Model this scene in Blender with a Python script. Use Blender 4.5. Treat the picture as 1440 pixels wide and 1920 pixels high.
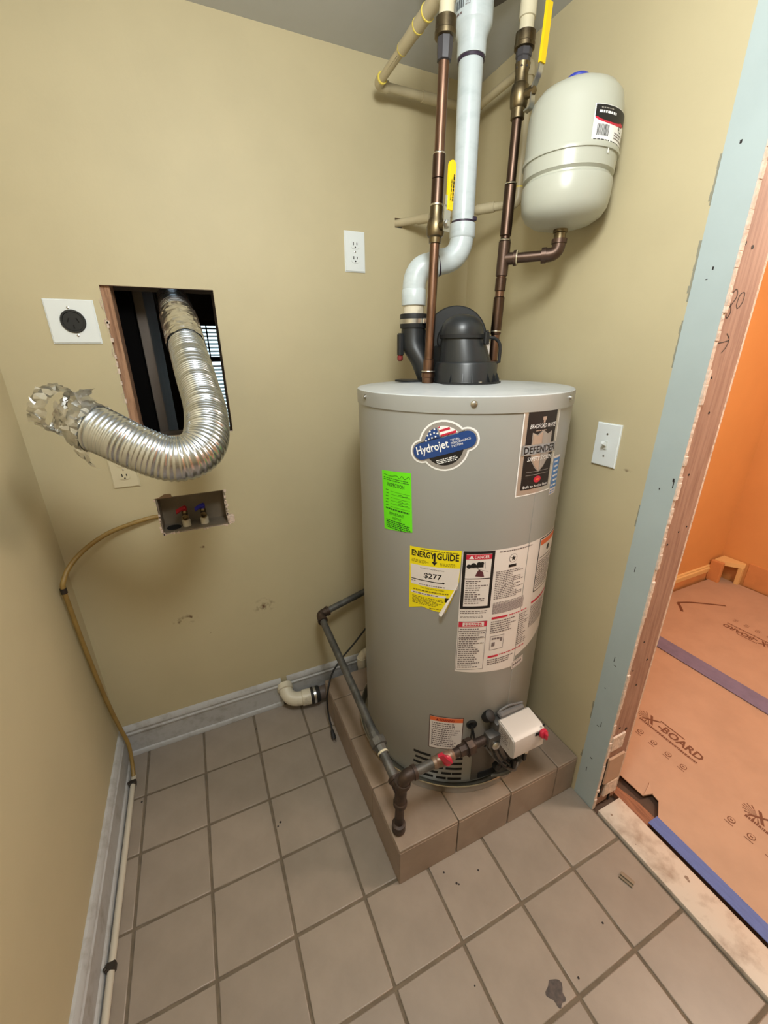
import bpy, bmesh, math, random
from mathutils import Vector, Matrix
from math import sin, cos, pi, radians
random.seed(7)
for o in list(bpy.data.objects): bpy.data.objects.remove(o)
SC = bpy.context.scene
COL = SC.collection

# ---------------------------------------------------------------- camera
cd = bpy.data.cameras.new('camera'); cam = bpy.data.objects.new('camera', cd); COL.objects.link(cam)
cd.sensor_fit = 'HORIZONTAL'; cd.sensor_width = 36.0; cd.lens = 36.0 * 766.42 / 1440.0
cd.clip_start = 0.02; cd.clip_end = 60
RX = Vector((0.90911791, -0.4164368, -0.00922006)); DN = Vector((-0.15921309, -0.3269516, -0.93153306)); FW = Vector((0.38491013, 0.84834135, -0.36353975))
cam.matrix_world = Matrix(((RX[0], -DN[0], -FW[0], 0.3825769), (RX[1], -DN[1], -FW[1], -1.29123692), (RX[2], -DN[2], -FW[2], 1.50006815), (0, 0, 0, 1)))
SC.camera = cam
# ---------------------------------------------------------------- world, lights, exposure
w = bpy.data.worlds.new('world'); SC.world = w; w.use_nodes = True
bg = w.node_tree.nodes['Background']; bg.inputs[0].default_value = (0.75, 0.92, 1.0, 1); bg.inputs[1].default_value = 2.2
SC.view_settings.view_transform = 'Standard'; SC.view_settings.look = 'None'
SC.view_settings.gamma = 1.0; SC.view_settings.exposure = 0.12; SC.view_settings.use_curve_mapping = False

def area(name, loc, size, power, color, direction=(0, 0, -1), shape='DISK'):
    l = bpy.data.lights.new(name, 'AREA'); l.shape = shape; l.size = size; l.energy = power; l.color = color
    o = bpy.data.objects.new(name, l); COL.objects.link(o); o.location = loc
    o.rotation_euler = Vector(direction).to_track_quat('-Z', 'Y').to_euler()
    return o
def bulb(name, loc, radius, power, color):
    l = bpy.data.lights.new(name, 'POINT'); l.shadow_soft_size = radius; l.energy = power; l.color = color
    o = bpy.data.objects.new(name, l); COL.objects.link(o); o.location = loc
    return o
bulb('ceiling_lamp_utility', (0.60, -1.04, 2.17), 0.13, 38.0, (0.97, 1.0, 0.97))
bulb('ceiling_lamp_next_room', (2.35, -1.25, 2.08), 0.15, 60.0, (1.0, 0.82, 0.66))

# ---------------------------------------------------------------- helpers
def lin(c):
    c /= 255.0
    return c / 12.92 if c <= 0.04045 else ((c + 0.055) / 1.055) ** 2.4
def rgb(r, g, b): return (lin(r), lin(g), lin(b), 1)

MATS = {}
def mat(name, c, rough=0.5, metal=0.0, var=0.0, scale=8.0, bump=0.0, bscale=60.0, c2=None, lo=0.4, hi=0.65, rand=0.0, emit=0.0, spec=0.5, coat=0.0, stretch=None):
    if name in MATS: return MATS[name]
    m = bpy.data.materials.new(name); m.use_nodes = True
    nt = m.node_tree; N = nt.nodes; L = nt.links; p = N['Principled BSDF']
    p.inputs['Base Color'].default_value = c; p.inputs['Roughness'].default_value = rough; p.inputs['Metallic'].default_value = metal
    p.inputs['Specular IOR Level'].default_value = spec
    if coat: p.inputs['Coat Weight'].default_value = coat
    tc = N.new('ShaderNodeTexCoord'); src = tc.outputs['Object']
    if stretch:
        mp = N.new('ShaderNodeMapping'); mp.inputs['Scale'].default_value = stretch; L.new(src, mp.inputs[0]); src = mp.outputs[0]
    col = None
    if c2 is not None or var:
        nz = N.new('ShaderNodeTexNoise'); nz.inputs['Scale'].default_value = scale; nz.inputs['Detail'].default_value = 6; nz.inputs['Roughness'].default_value = 0.6
        L.new(src, nz.inputs['Vector'])
        mr = N.new('ShaderNodeMapRange'); mr.inputs['From Min'].default_value = lo; mr.inputs['From Max'].default_value = hi
        L.new(nz.outputs['Fac'], mr.inputs['Value'])
        mx = N.new('ShaderNodeMix'); mx.data_type = 'RGBA'
        L.new(mr.outputs[0], mx.inputs[0]); mx.inputs[6].default_value = c
        mx.inputs[7].default_value = c2 if c2 is not None else (c[0] * (1 - var), c[1] * (1 - var), c[2] * (1 - var), 1)
        col = mx.outputs[2]
    if rand:
        oi = N.new('ShaderNodeObjectInfo'); mr2 = N.new('ShaderNodeMapRange')
        mr2.inputs['To Min'].default_value = 1 - rand; mr2.inputs['To Max'].default_value = 1 + rand * 0.6
        L.new(oi.outputs['Random'], mr2.inputs['Value'])
        mm = N.new('ShaderNodeMix'); mm.data_type = 'RGBA'; mm.blend_type = 'MULTIPLY'; mm.inputs[0].default_value = 1
        if col is not None: L.new(col, mm.inputs[6])
        else: mm.inputs[6].default_value = c
        L.new(mr2.outputs[0], mm.inputs[7]); col = mm.outputs[2]
    if col is not None: L.new(col, p.inputs['Base Color'])
    if bump:
        nb = N.new('ShaderNodeTexNoise'); nb.inputs['Scale'].default_value = bscale; nb.inputs['Detail'].default_value = 4
        L.new(src, nb.inputs['Vector'])
        b = N.new('ShaderNodeBump'); b.inputs['Strength'].default_value = bump; b.inputs['Distance'].default_value = 0.004
        L.new(nb.outputs['Fac'], b.inputs['Height']); L.new(b.outputs[0], p.inputs['Normal'])
    if emit:
        p.inputs['Emission Color'].default_value = c; p.inputs['Emission Strength'].default_value = emit
    MATS[name] = m
    return m

def add_spots(m, spots, dark):
    """small dirt marks with a shape of their own at fixed world places on a surface"""
    nt = m.node_tree; N = nt.nodes; L = nt.links; p = N['Principled BSDF']
    base = p.inputs['Base Color'].links[0].from_socket
    geo = N.new('ShaderNodeNewGeometry'); nz = N.new('ShaderNodeTexNoise'); nz.inputs['Scale'].default_value = 45; nz.inputs['Detail'].default_value = 4
    L.new(geo.outputs['Position'], nz.inputs['Vector'])
    acc = None
    for (x, y, z, rx, rz) in spots:
        sub = N.new('ShaderNodeVectorMath'); sub.operation = 'SUBTRACT'; L.new(geo.outputs['Position'], sub.inputs[0]); sub.inputs[1].default_value = (x, y, z)
        div = N.new('ShaderNodeVectorMath'); div.operation = 'DIVIDE'; L.new(sub.outputs[0], div.inputs[0]); div.inputs[1].default_value = (rx, rx, rz)
        ln = N.new('ShaderNodeVectorMath'); ln.operation = 'LENGTH'; L.new(div.outputs[0], ln.inputs[0])
        mr = N.new('ShaderNodeMapRange'); mr.inputs['From Min'].default_value = 1.0; mr.inputs['From Max'].default_value = 0.2
        L.new(ln.outputs['Value'], mr.inputs['Value'])
        if acc is None: acc = mr.outputs[0]
        else:
            a = N.new('ShaderNodeMath'); a.operation = 'MAXIMUM'; L.new(acc, a.inputs[0]); L.new(mr.outputs[0], a.inputs[1]); acc = a.outputs[0]
    mr3 = N.new('ShaderNodeMapRange'); mr3.inputs['From Min'].default_value = 0.5; mr3.inputs['From Max'].default_value = 0.66
    L.new(nz.outputs['Fac'], mr3.inputs['Value'])
    mu = N.new('ShaderNodeMath'); mu.operation = 'MULTIPLY'; L.new(acc, mu.inputs[0]); L.new(mr3.outputs[0], mu.inputs[1])
    mx = N.new('ShaderNodeMix'); mx.data_type = 'RGBA'; L.new(mu.outputs[0], mx.inputs[0]); L.new(base, mx.inputs[6]); mx.inputs[7].default_value = dark
    L.new(mx.outputs[2], p.inputs['Base Color'])

OFF = {}
def thing(name, label, cat, loc=(0, 0, 0), group=None):
    o = bpy.data.objects.new(name, None); COL.objects.link(o); o.location = loc; o.empty_display_size = 0.05
    o['label'] = label; o['category'] = cat
    if group: o['group'] = group
    OFF[o.name] = Vector(loc)
    return o

def obj(name, bm, m, parent=None, label=None, cat=None, kind=None, group=None, smooth=35, origin=None, bevel=0):
    """link a bmesh given in world coordinates as ONE mesh object"""
    base = OFF[parent.name] if parent is not None else Vector(origin if origin is not None else (0, 0, 0))
    bmesh.ops.translate(bm, verts=bm.verts, vec=-base)
    if smooth:
        a = radians(smooth)
        for f in bm.faces: f.smooth = True
        for e in bm.edges:
            if len(e.link_faces) != 2 or e.calc_face_angle(0) > a: e.smooth = False
    me = bpy.data.meshes.new(name); bm.to_mesh(me); bm.free()
    for k in (m if isinstance(m, (list, tuple)) else [m]): me.materials.append(k)
    o = bpy.data.objects.new(name, me); COL.objects.link(o)
    if parent is not None: o.parent = parent
    else: o.location = base
    OFF[o.name] = base
    if label: o['label'] = label
    if cat: o['category'] = cat
    if kind: o['kind'] = kind
    if group: o['group'] = group
    return o

NB = bmesh.new
def box(bm, x0, x1, y0, y1, z0, z1, bev=0.0, mi=0, seg=1):
    vs = [bm.verts.new((x, y, z)) for x in (x0, x1) for y in (y0, y1) for z in (z0, z1)]
    fs = [bm.faces.new([vs[i] for i in q]) for q in ((0, 1, 3, 2), (4, 6, 7, 5), (0, 4, 5, 1), (2, 3, 7, 6), (0, 2, 6, 4), (1, 5, 7, 3))]
    for f in fs: f.material_index = mi
    if bev:
        es = {e for f in fs for e in f.edges}
        r = bmesh.ops.bevel(bm, geom=list(es), offset=bev, segments=seg, profile=0.5, affect='EDGES')
        for f in r['faces']: f.material_index = mi
    return vs
def frame(d):
    d = Vector(d).normalized(); a = Vector((0, 0, 1)) if abs(d.z) < 0.9 else Vector((0, 1, 0))
    u = d.cross(a).normalized(); v = d.cross(u).normalized()
    return d, u, v
def rings(bm, rs, cap=True, mi=0, closed=True):
    fs = []
    for a, b in zip(rs[:-1], rs[1:]):
        n = len(a)
        for i in range(n if closed else n - 1):
            j = (i + 1) % n
            fs.append(bm.faces.new((a[i], a[j], b[j], b[i])))
    if cap and closed:
        fs.append(bm.faces.new(list(reversed(rs[0])))); fs.append(bm.faces.new(rs[-1]))
    for f in fs: f.material_index = mi
    return fs
def lathe(bm, base, axis, prof, n=32, cap=True, mi=0, phase=0):
    """prof: (distance along the axis, radius)"""
    d, u, v = frame(axis); base = Vector(base); rs = []
    for t, r in prof:
        r = max(r, 0.0004)
        rs.append([bm.verts.new(base + d * t + (u * cos(2 * pi * i / n + phase) + v * sin(2 * pi * i / n + phase)) * r) for i in range(n)])
    fs = rings(bm, rs, cap, mi)
    bmesh.ops.recalc_face_normals(bm, faces=fs)
    return fs
def seg(bm, a, b, prof, n=24, cap=True, mi=0, phase=0):
    a = Vector(a); b = Vector(b); L = (b - a).length
    return lathe(bm, a, b - a, [(t * L, r) for t, r in prof], n, cap, mi, phase)
def smoothpath(P, k=8):
    P = [Vector(p) for p in P]; Q = [P[0] * 2 - P[1]] + P + [P[-1] * 2 - P[-2]]; out = []
    for i in range(1, len(Q) - 2):
        a, b, c, d = Q[i - 1:i + 3]
        for j in range(k):
            t = j / k
            out.append(0.5 * ((2 * b) + (c - a) * t + (2 * a - 5 * b + 4 * c - d) * t * t + (3 * b - a - 3 * c + d) * t ** 3))
    out.append(P[-1])
    return out
def resample(P, step):
    D = [0]
    for a, b in zip(P[:-1], P[1:]): D.append(D[-1] + (b - a).length)
    n = max(2, int(D[-1] / step)); out = []; k = 0
    for i in range(n + 1):
        s = D[-1] * i / n
        while k < len(D) - 2 and D[k + 1] < s: k += 1
        t = (s - D[k]) / max(1e-9, D[k + 1] - D[k]); out.append(P[k].lerp(P[k + 1], t))
    return out
def tube(bm, P, r, n=12, cap=True, mi=0, rf=None):
    P = [Vector(p) for p in P]; rs = []; u = None
    for i, p in enumerate(P):
        d = (P[min(i + 1, len(P) - 1)] - P[max(i - 1, 0)]).normalized()
        if u is None: _, u, v = frame(d)
        else:
            u = (u - d * u.dot(d)).normalized(); v = d.cross(u)
        ring = []
        for k in range(n):
            a = 2 * pi * k / n
            rr = rf(i, a) if rf else (r[i] if isinstance(r, (list, tuple)) else r)
            ring.append(bm.verts.new(p + (u * cos(a) + v * sin(a)) * rr))
        rs.append(ring)
    fs = rings(bm, rs, cap, mi); bmesh.ops.recalc_face_normals(bm, faces=fs)
    return fs
def arc(a, corner, b, k=8):
    a, c, b = Vector(a), Vector(corner), Vector(b)
    return [(a * (1 - t) ** 2 + c * 2 * t * (1 - t) + b * t * t) for t in [i / k for i in range(k + 1)]]
def prism(bm, pts, o, ex, ey, depth, mi=0):
    """flat polygon in the frame (o, ex, ey) given a thickness along ex x ey"""
    o, ex, ey = Vector(o), Vector(ex), Vector(ey); ez = ex.cross(ey).normalized()
    a = [bm.verts.new(o + ex * x + ey * y) for x, y in pts]; b = [bm.verts.new(o + ex * x + ey * y + ez * depth) for x, y in pts]
    fs = [bm.faces.new(list(reversed(a))), bm.faces.new(b)]
    n = len(a)
    for i in range(n): fs.append(bm.faces.new((a[i], a[(i + 1) % n], b[(i + 1) % n], b[i])))
    for f in fs: f.material_index = mi
    bmesh.ops.recalc_face_normals(bm, faces=fs)
    return fs
def profile_run(bm, prof, a, b, out):
    """moulding profile (distance out of the wall, height) swept from a to b"""
    a, b, out = Vector(a), Vector(b), Vector(out); up = Vector((0, 0, 1)); rs = []
    for p in (a, b): rs.append([bm.verts.new(p + out * x + up * y) for x, y in prof])
    fs = rings(bm, rs, True); bmesh.ops.recalc_face_normals(bm, faces=fs)

_text = {}
def text_geo(s, bold=0.0):
    """font outlines as a flat mesh, width and height measured"""
    k = (s, bold)
    if k in _text: return _text[k]
    c = bpy.data.curves.new('t', 'FONT'); c.body = s; c.size = 1; c.resolution_u = 2; c.offset = bold
    o = bpy.data.objects.new('t', c); COL.objects.link(o)
    dg = bpy.context.evaluated_depsgraph_get(); me = bpy.data.meshes.new_from_object(o.evaluated_get(dg))
    V = [(v.co.x, v.co.y) for v in me.vertices]; F = [tuple(p.vertices) for p in me.polygons]
    bpy.data.objects.remove(o); bpy.data.curves.remove(c); bpy.data.meshes.remove(me)
    x0 = min(v[0] for v in V); x1 = max(v[0] for v in V); y0 = min(v[1] for v in V); y1 = max(v[1] for v in V)
    V = [((x - x0) / (x1 - x0), (y - y0) / (y1 - y0)) for x, y in V]
    _text[k] = (V, F); return _text[k]

class Decal:
    """flat print: shapes laid in (u, v) metres on a surface given by fn(u, v, lift)"""
    def __init__(s, fn): s.fn = fn; s.bm = NB(); s.mats = []; s.rot = (1, 0); s.o = (0, 0)
    def mi(s, m):
        if m not in s.mats: s.mats.append(m)
        return s.mats.index(m)
    def tr(s, u, v): return (s.o[0] + u * s.rot[0] - v * s.rot[1], s.o[1] + u * s.rot[1] + v * s.rot[0])
    def place(s, u, v, ang=0): s.o = (u, v); s.rot = (cos(radians(ang)), sin(radians(ang)))
    def pt(s, u, v, h):
        a, b = s.tr(u, v); return s.bm.verts.new(s.fn(a, b, h))
    def convex(s, pts, m, h, step=0.008):
        P = [s.tr(*p) for p in pts]; u0 = min(p[0] for p in P); u1 = max(p[0] for p in P)
        n = max(1, int((u1 - u0) / step + 0.5)); us = sorted(set([round(u0 + (u1 - u0) * i / n, 6) for i in range(n + 1)] + [round(p[0], 6) for p in P]))
        rows = []
        for u in us:
            vs = []
            for (a, b), (c, d) in zip(P, P[1:] + P[:1]):
                if min(a, c) - 1e-6 <= u <= max(a, c) + 1e-6:
                    if abs(a - c) < 1e-6: vs += [b, d]
                    else: vs.append(b + (d - b) * (u - a) / (c - a))
            if vs: rows.append((u, min(vs), max(vs)))
        k = s.mi(m); prev = None
        for u, lo, hi in rows:
            cur = (s.bm.verts.new(s.fn(u, lo, h)), s.bm.verts.new(s.fn(u, hi, h)))
            if prev:
                f = s.bm.faces.new((prev[0], cur[0], cur[1], prev[1])); f.material_index = k
            prev = cur
    def rect(s, u0, v0, u1, v1, m, h): s.convex([(u0, v0), (u1, v0), (u1, v1), (u0, v1)], m, h)
    def frame(s, u0, v0, u1, v1, t, m, h):
        s.rect(u0, v0, u1, v0 + t, m, h); s.rect(u0, v1 - t, u1, v1, m, h); s.rect(u0, v0 + t, u0 + t, v1 - t, m, h); s.rect(u1 - t, v0 + t, u1, v1 - t, m, h)
    def disc(s, u, v, r, m, h, n=32, a0=0, a1=360, ry=None):
        ry = ry or r
        s.convex([(u + r * cos(radians(a0 + (a1 - a0) * i / n)), v + ry * sin(radians(a0 + (a1 - a0) * i / n))) for i in range(n + (0 if a1 - a0 == 360 else 1))], m, h, 0.004)
    def text(s, t, u0, v0, u1, v1, m, h, bold=0.0, slant=0.0):
        V, F = text_geo(t, bold); k = s.mi(m)
        vs = [s.pt(u0 + (u1 - u0) * x + slant * (v1 - v0) * y, v0 + (v1 - v0) * y, h) for x, y in V]
        for f in F:
            try: g = s.bm.faces.new([vs[i] for i in f]); g.material_index = k
            except ValueError: pass
    def lines(s, u0, v0, u1, v1, rows, m, h, fill=0.55, rag=0.25):
        """rows of small print too fine to read: word-long strokes"""
        p = (v1 - v0) / rows
        for i in range(rows):
            vv = v1 - p * (i + 1); u = u0; end = u1 - (u1 - u0) * random.random() * rag
            while u < end:
                wd = min(random.uniform(0.003, 0.009), end - u)
                s.rect(u, vv + p * 0.5 * (1 - fill), u + wd, vv + p * 0.5 * (1 + fill), m, h); u += wd + 0.0018
    def done(s, name, parent, label=None):
        return obj(name, s.bm, s.mats, parent, label=label, smooth=60, kind='stuff' if name in ('printing', 'pencil_mark') else None)

# ---------------------------------------------------------------- materials
M_wall = mat('yellow_wall_paint', rgb(194, 182, 148), 0.58, var=0.07, scale=2.5, bump=0.06, bscale=90)
add_spots(M_wall, [(0.213, 0.219, 0.551, 0.035, 0.03), (0.30, 0.219, 0.474, 0.02, 0.012), (0.245, 0.219, 0.555, 0.03, 0.025), (0.52, 0.219, 0.533, 0.05, 0.04), (0.335, 0.219, 0.84, 0.012, 0.01), (-0.078, -0.118, 1.08, 0.06, 0.06), (-0.078, 0.14, 1.29, 0.02, 0.02), (1.432, -0.585, 1.19, 0.02, 0.01)], rgb(96, 66, 44))
M_wallside = mat('yellow_wall_paint_side', rgb(194, 182, 148), 0.58, var=0.08, scale=2.0, bump=0.06, bscale=90)
M_ceil = mat('ceiling_paint', rgb(196, 199, 202), 0.8, var=0.04, bump=0.05)
M_tile = mat('beige_floor_tile', rgb(150, 138, 126), 0.36, var=0.14, scale=9, bump=0.03, bscale=40, rand=0.07, lo=0.38, hi=0.7)
M_ptile = mat('tan_platform_tile', rgb(150, 132, 116), 0.42, var=0.16, scale=9, bump=0.03, bscale=40, rand=0.05)
M_grout = mat('brown_grout', rgb(112, 100, 84), 0.85, var=0.25, scale=30, bump=0.2)
M_white_trim = mat('worn_white_trim', rgb(178, 178, 178), 0.5, c2=rgb(150, 146, 140), scale=22, lo=0.5, hi=0.75, bump=0.35, bscale=25)
M_bare = mat('blue_grey_bare_strip', rgb(172, 186, 188), 0.7, var=0.06, scale=5, bump=0.05)
M_gyp = mat('crumbled_drywall_edge', rgb(226, 205, 190), 0.9, var=0.25, scale=60, bump=0.8, bscale=120)
M_stud = mat('bare_stud_wood', rgb(170, 134, 116), 0.7, c2=rgb(146, 110, 94), scale=6, bump=0.15, bscale=30, stretch=(18, 18, 1.2))
M_stud2 = mat('brown_rough_wood', rgb(176, 136, 106), 0.75, c2=rgb(130, 94, 70), scale=7, bump=0.2, bscale=30, stretch=(18, 18, 1.5))
M_ink = mat('dark_ink', rgb(40, 34, 34), 0.8)
M_jacket = mat('grey_heater_enamel', rgb(157, 157, 153), 0.34, var=0.03, scale=2, spec=0.5)
M_lid_lit = mat('lit_top_lid_enamel', rgb(186, 190, 192), 0.38, c2=rgb(160, 166, 172), scale=9, lo=0.5, hi=0.75)  # lid enamel lightened to paint in the light on its top
M_steel = mat('bright_steel', rgb(200, 200, 198), 0.28, 1.0)
M_alum = mat('galvanised_pan_metal', rgb(200, 198, 190), 0.32, 1.0, var=0.15, scale=14)
M_foil = mat('aluminium_foil_hose', rgb(210, 216, 224), 0.24, 1.0, var=0.1, scale=30)
M_foil2 = mat('crumpled_foil_tape', rgb(232, 232, 230), 0.3, 1.0, bump=0.7, bscale=38)
M_black = mat('black_plastic', rgb(26, 29, 32), 0.42)
M_black2 = mat('matt_black_plastic', rgb(22, 23, 25), 0.6)
M_blower = mat('charcoal_blower_plastic', rgb(35, 38, 41), 0.36)
M_void = mat('dark_slot', rgb(12, 12, 12), 0.9)
M_copper = mat('aged_copper', rgb(136, 106, 88), 0.38, 1.0, c2=rgb(88, 68, 58), scale=12, stretch=(4, 4, 1), lo=0.35, hi=0.7)
M_copper2 = mat('dark_copper', rgb(100, 80, 68), 0.38, 1.0, c2=rgb(66, 54, 48), scale=14, stretch=(4, 4, 1), lo=0.35, hi=0.7)
M_brass = mat('dull_brass', rgb(130, 116, 88), 0.4, 1.0, c2=rgb(84, 74, 60), scale=20)
M_solder = mat('solder_ring', rgb(200, 194, 180), 0.35, 1.0)
M_pvc = mat('white_pvc', rgb(194, 204, 208), 0.3, c2=rgb(176, 188, 192), scale=16, lo=0.5, hi=0.8, stretch=(1, 1, 3))
M_dirtypvc = mat('dirty_white_pvc', rgb(214, 206, 186), 0.4, c2=rgb(150, 140, 120), scale=14, lo=0.55, hi=0.75)
M_cpvc = mat('cream_cpvc', rgb(190, 178, 148), 0.35, var=0.07, scale=20)
M_cpvc2 = mat('pale_cream_cpvc', rgb(206, 198, 172), 0.35, var=0.05, scale=20)
M_glue = mat('yellow_cement', rgb(228, 208, 96), 0.4)
M_primer = mat('purple_black_primer', rgb(52, 40, 58), 0.5)
M_tank = mat('cream_tank_enamel', rgb(180, 182, 170), 0.28, var=0.03, scale=3)
M_blue = mat('blue_plastic_cap', rgb(48, 62, 168), 0.4)
M_yellow = mat('yellow_vinyl_grip', rgb(240, 204, 20), 0.38)
M_iron = mat('black_iron_pipe', rgb(84, 84, 82), 0.45, 0.55, c2=rgb(112, 110, 106), scale=25)
M_iron2 = mat('rusty_dark_iron', rgb(58, 48, 44), 0.5, 0.5, c2=rgb(84, 68, 58), scale=25)
M_red = mat('red_plastic', rgb(186, 36, 62), 0.4)
M_plate = mat('white_wall_plate', rgb(226, 232, 234), 0.32)
M_plate2 = mat('almond_wall_plate', rgb(206, 196, 166), 0.4)
M_hose = mat('tan_drain_hose', rgb(150, 122, 66), 0.45, var=0.2, scale=20)
M_clip = mat('dark_metal_clip', rgb(66, 60, 54), 0.5, 0.6)
M_marble = mat('pale_veined_marble', rgb(206, 196, 184), 0.3, c2=rgb(168, 152, 138), scale=18, lo=0.47, hi=0.72)
M_board = mat('floor_protection_board', rgb(186, 154, 130), 0.7, var=0.1, scale=5, bump=0.04)
M_tape = mat('blue_painters_tape', rgb(92, 112, 176), 0.6, var=0.15, scale=25, stretch=(6, 1, 1), bump=0.3)
M_orange = mat('orange_wall_paint', rgb(220, 160, 98), 0.6, var=0.05, scale=3)
M_oldwall = mat('tan_unpainted_plaster', rgb(214, 150, 94), 0.75, var=0.12, scale=7)
M_creamtrim = mat('cream_trim_paint', rgb(232, 196, 134), 0.45)
M_subfloor = mat('dark_subfloor', rgb(92, 70, 56), 0.8, var=0.3, scale=20)
M_redwood = mat('reddish_floor_strip', rgb(150, 100, 72), 0.6, c2=rgb(118, 76, 54), scale=9, stretch=(20, 2, 1))
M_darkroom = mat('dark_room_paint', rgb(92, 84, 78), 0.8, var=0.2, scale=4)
M_darkwood = mat('near_black_panel', rgb(8, 7, 7), 0.95, spec=0.1)
M_blind = mat('white_blind_slat', rgb(236, 242, 242), 0.5)
M_paper = mat('white_label_paper', rgb(226, 218, 214), 0.5)
M_print = mat('grey_fine_print', rgb(120, 108, 108), 0.6)
M_blackp = mat('black_print', rgb(22, 20, 22), 0.5)
M_redp = mat('red_print', rgb(196, 36, 62), 0.5)
M_orangep = mat('orange_print', rgb(222, 106, 56), 0.5)
M_green = mat('neon_green_paper', rgb(110, 238, 24), 0.55)
M_dgreen = mat('dark_green_print', rgb(30, 96, 26), 0.6)
M_yel = mat('yellow_label_paper', rgb(240, 222, 16), 0.5)
M_olive = mat('olive_print', rgb(120, 104, 20), 0.6)
M_silver = mat('silver_label_foil', rgb(206, 204, 200), 0.3, 0.7)
M_navy = mat('navy_print', rgb(30, 66, 128), 0.4)
M_bluep = mat('light_blue_print', rgb(72, 128, 196), 0.45)
M_whitep = mat('white_print', rgb(240, 240, 240), 0.45)
M_greyp = mat('taupe_print', rgb(150, 144, 138), 0.45)

# ================================================================ SETTING
XL, XR, YB, ZC = -0.078, 1.432, 0.219, 2.335
YF = -2.5
def wall_grid(name, axis, plane, thick, us, vs, holes, m, back=None):
    """wall panel built of cells; axis 'y' spans x,z and 'x' spans y,z; holes are left open with their edges"""
    bm = NB(); vd = {}
    us = sorted(set(us + [h[0] for h in holes] + [h[1] for h in holes])); vs = sorted(set(vs + [h[2] for h in holes] + [h[3] for h in holes]))
    def P(i, j, k):
        if (i, j, k) not in vd:
            d = plane + (thick if k else 0)
            vd[(i, j, k)] = bm.verts.new((us[i], d, vs[j]) if axis == 'y' else (d, us[i], vs[j]))
        return vd[(i, j, k)]
    def solid(i, j):
        if not (0 <= i < len(us) - 1 and 0 <= j < len(vs) - 1): return False
        cu = (us[i] + us[i + 1]) / 2; cv = (vs[j] + vs[j + 1]) / 2
        return not any(h[0] < cu < h[1] and h[2] < cv < h[3] for h in holes)
    for i in range(len(us) - 1):
        for j in range(len(vs) - 1):
            if not solid(i, j): continue
            bm.faces.new((P(i, j, 0), P(i + 1, j, 0), P(i + 1, j + 1, 0), P(i, j + 1, 0))); bm.faces.new((P(i, j, 1), P(i, j + 1, 1), P(i + 1, j + 1, 1), P(i + 1, j, 1)))
            for (di, dj, a, b) in ((-1, 0, (i, j), (i, j + 1)), (1, 0, (i + 1, j), (i + 1, j + 1)), (0, -1, (i, j), (i + 1, j)), (0, 1, (i, j + 1), (i + 1, j + 1))):
                if not solid(i + di, j + dj):
                    f = bm.faces.new((P(*a, 0), P(*b, 0), P(*b, 1), P(*a, 1))); f.material_index = 1 if back else 0
    bmesh.ops.recalc_face_normals(bm, faces=bm.faces)
    return obj(name, bm, [m, back] if back else m, kind='structure', smooth=0)

HOLE = (0.198, 0.497, 1.251, 1.684); WBOX = (0.217, 0.4375, 0.912, 1.046)
wall_back = wall_grid('wall_back', 'y', YB, 0.013, [XL, 1.60], [-0.05, ZC], [HOLE, WBOX, (1.120, 1.148, 1.904, 1.932)], M_wall, M_gyp)
wall_grid('wall_back_far_side', 'y', 0.321, 0.013, [-0.7, 1.60], [-0.05, 2.4], [HOLE], M_darkroom)
wall_left = wall_grid('wall_left', 'x', XL - 0.013, 0.013, [YF, YB + 0.1], [-0.05, ZC], [], M_wallside)
DOOR_Y1, DOOR_Y0, DOOR_Z = -0.715, -1.66, 2.13
wall_right = wall_grid('wall_right', 'x', XR, 0.013, [YF, YB], [-0.05, ZC], [(DOOR_Y0, -0.642, -0.06, DOOR_Z + 0.075)], M_wall)
wall_grid('wall_front', 'y', YF - 0.1, 0.1, [XL - 0.1, 3.75], [-0.05, ZC], [], M_wallside)
bm = NB(); box(bm, XL - 0.1, XR + 0.013, YF, YB + 0.013, ZC, ZC + 0.08); ceiling = obj('ceiling', bm, M_ceil, kind='structure', smooth=0)
# bare strip left where the door casing was pulled off, round the opening
bm = NB(); box(bm, XR, XR + 0.012, DOOR_Y1 - 0.003, -0.642, -0.003, DOOR_Z + 0.075); obj('trim_1', bm, M_bare, kind='structure', smooth=0)
bm = NB(); box(bm, XR, XR + 0.012, DOOR_Y0, DOOR_Y1 - 0.003, DOOR_Z, DOOR_Z + 0.075); obj('trim_2', bm, M_bare, kind='structure', smooth=0)
# rough broken paint and plaster beside the strip, crumbled edge of the board
bm = NB(); random.seed(3); z = 0.0
while z < 2.1:
    h = random.uniform(0.012, 0.05); d = random.uniform(0.0015, 0.006)
    box(bm, XR + 0.0005, XR + 0.0125, DOOR_Y1 - 0.002 - d, DOOR_Y1, z, z + h, 0.0008); z += h
obj('crumbled_edge', bm, M_gyp, wall_right, kind='stuff')
bm = NB()
for (z0, z1, wd) in ((1.78, 1.86, .006), (1.60, 1.70, .008), (1.46, 1.56, .005), (1.05, 1.10, .004), (0.35, 0.42, .005), (0.17, 0.2, .006)):
    zz = z0
    while zz < z1:
        h = random.uniform(.008, .02); box(bm, XR - .0008, XR + .001, -.642, -.642 + wd * random.uniform(.4, 1), zz, zz + h); zz += h
obj('chipped_paint', bm, mat('grey_chipped_plaster', rgb(140, 138, 122), 0.8), wall_right)
bm = NB()   # nail holes and scratches in the strip
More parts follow.
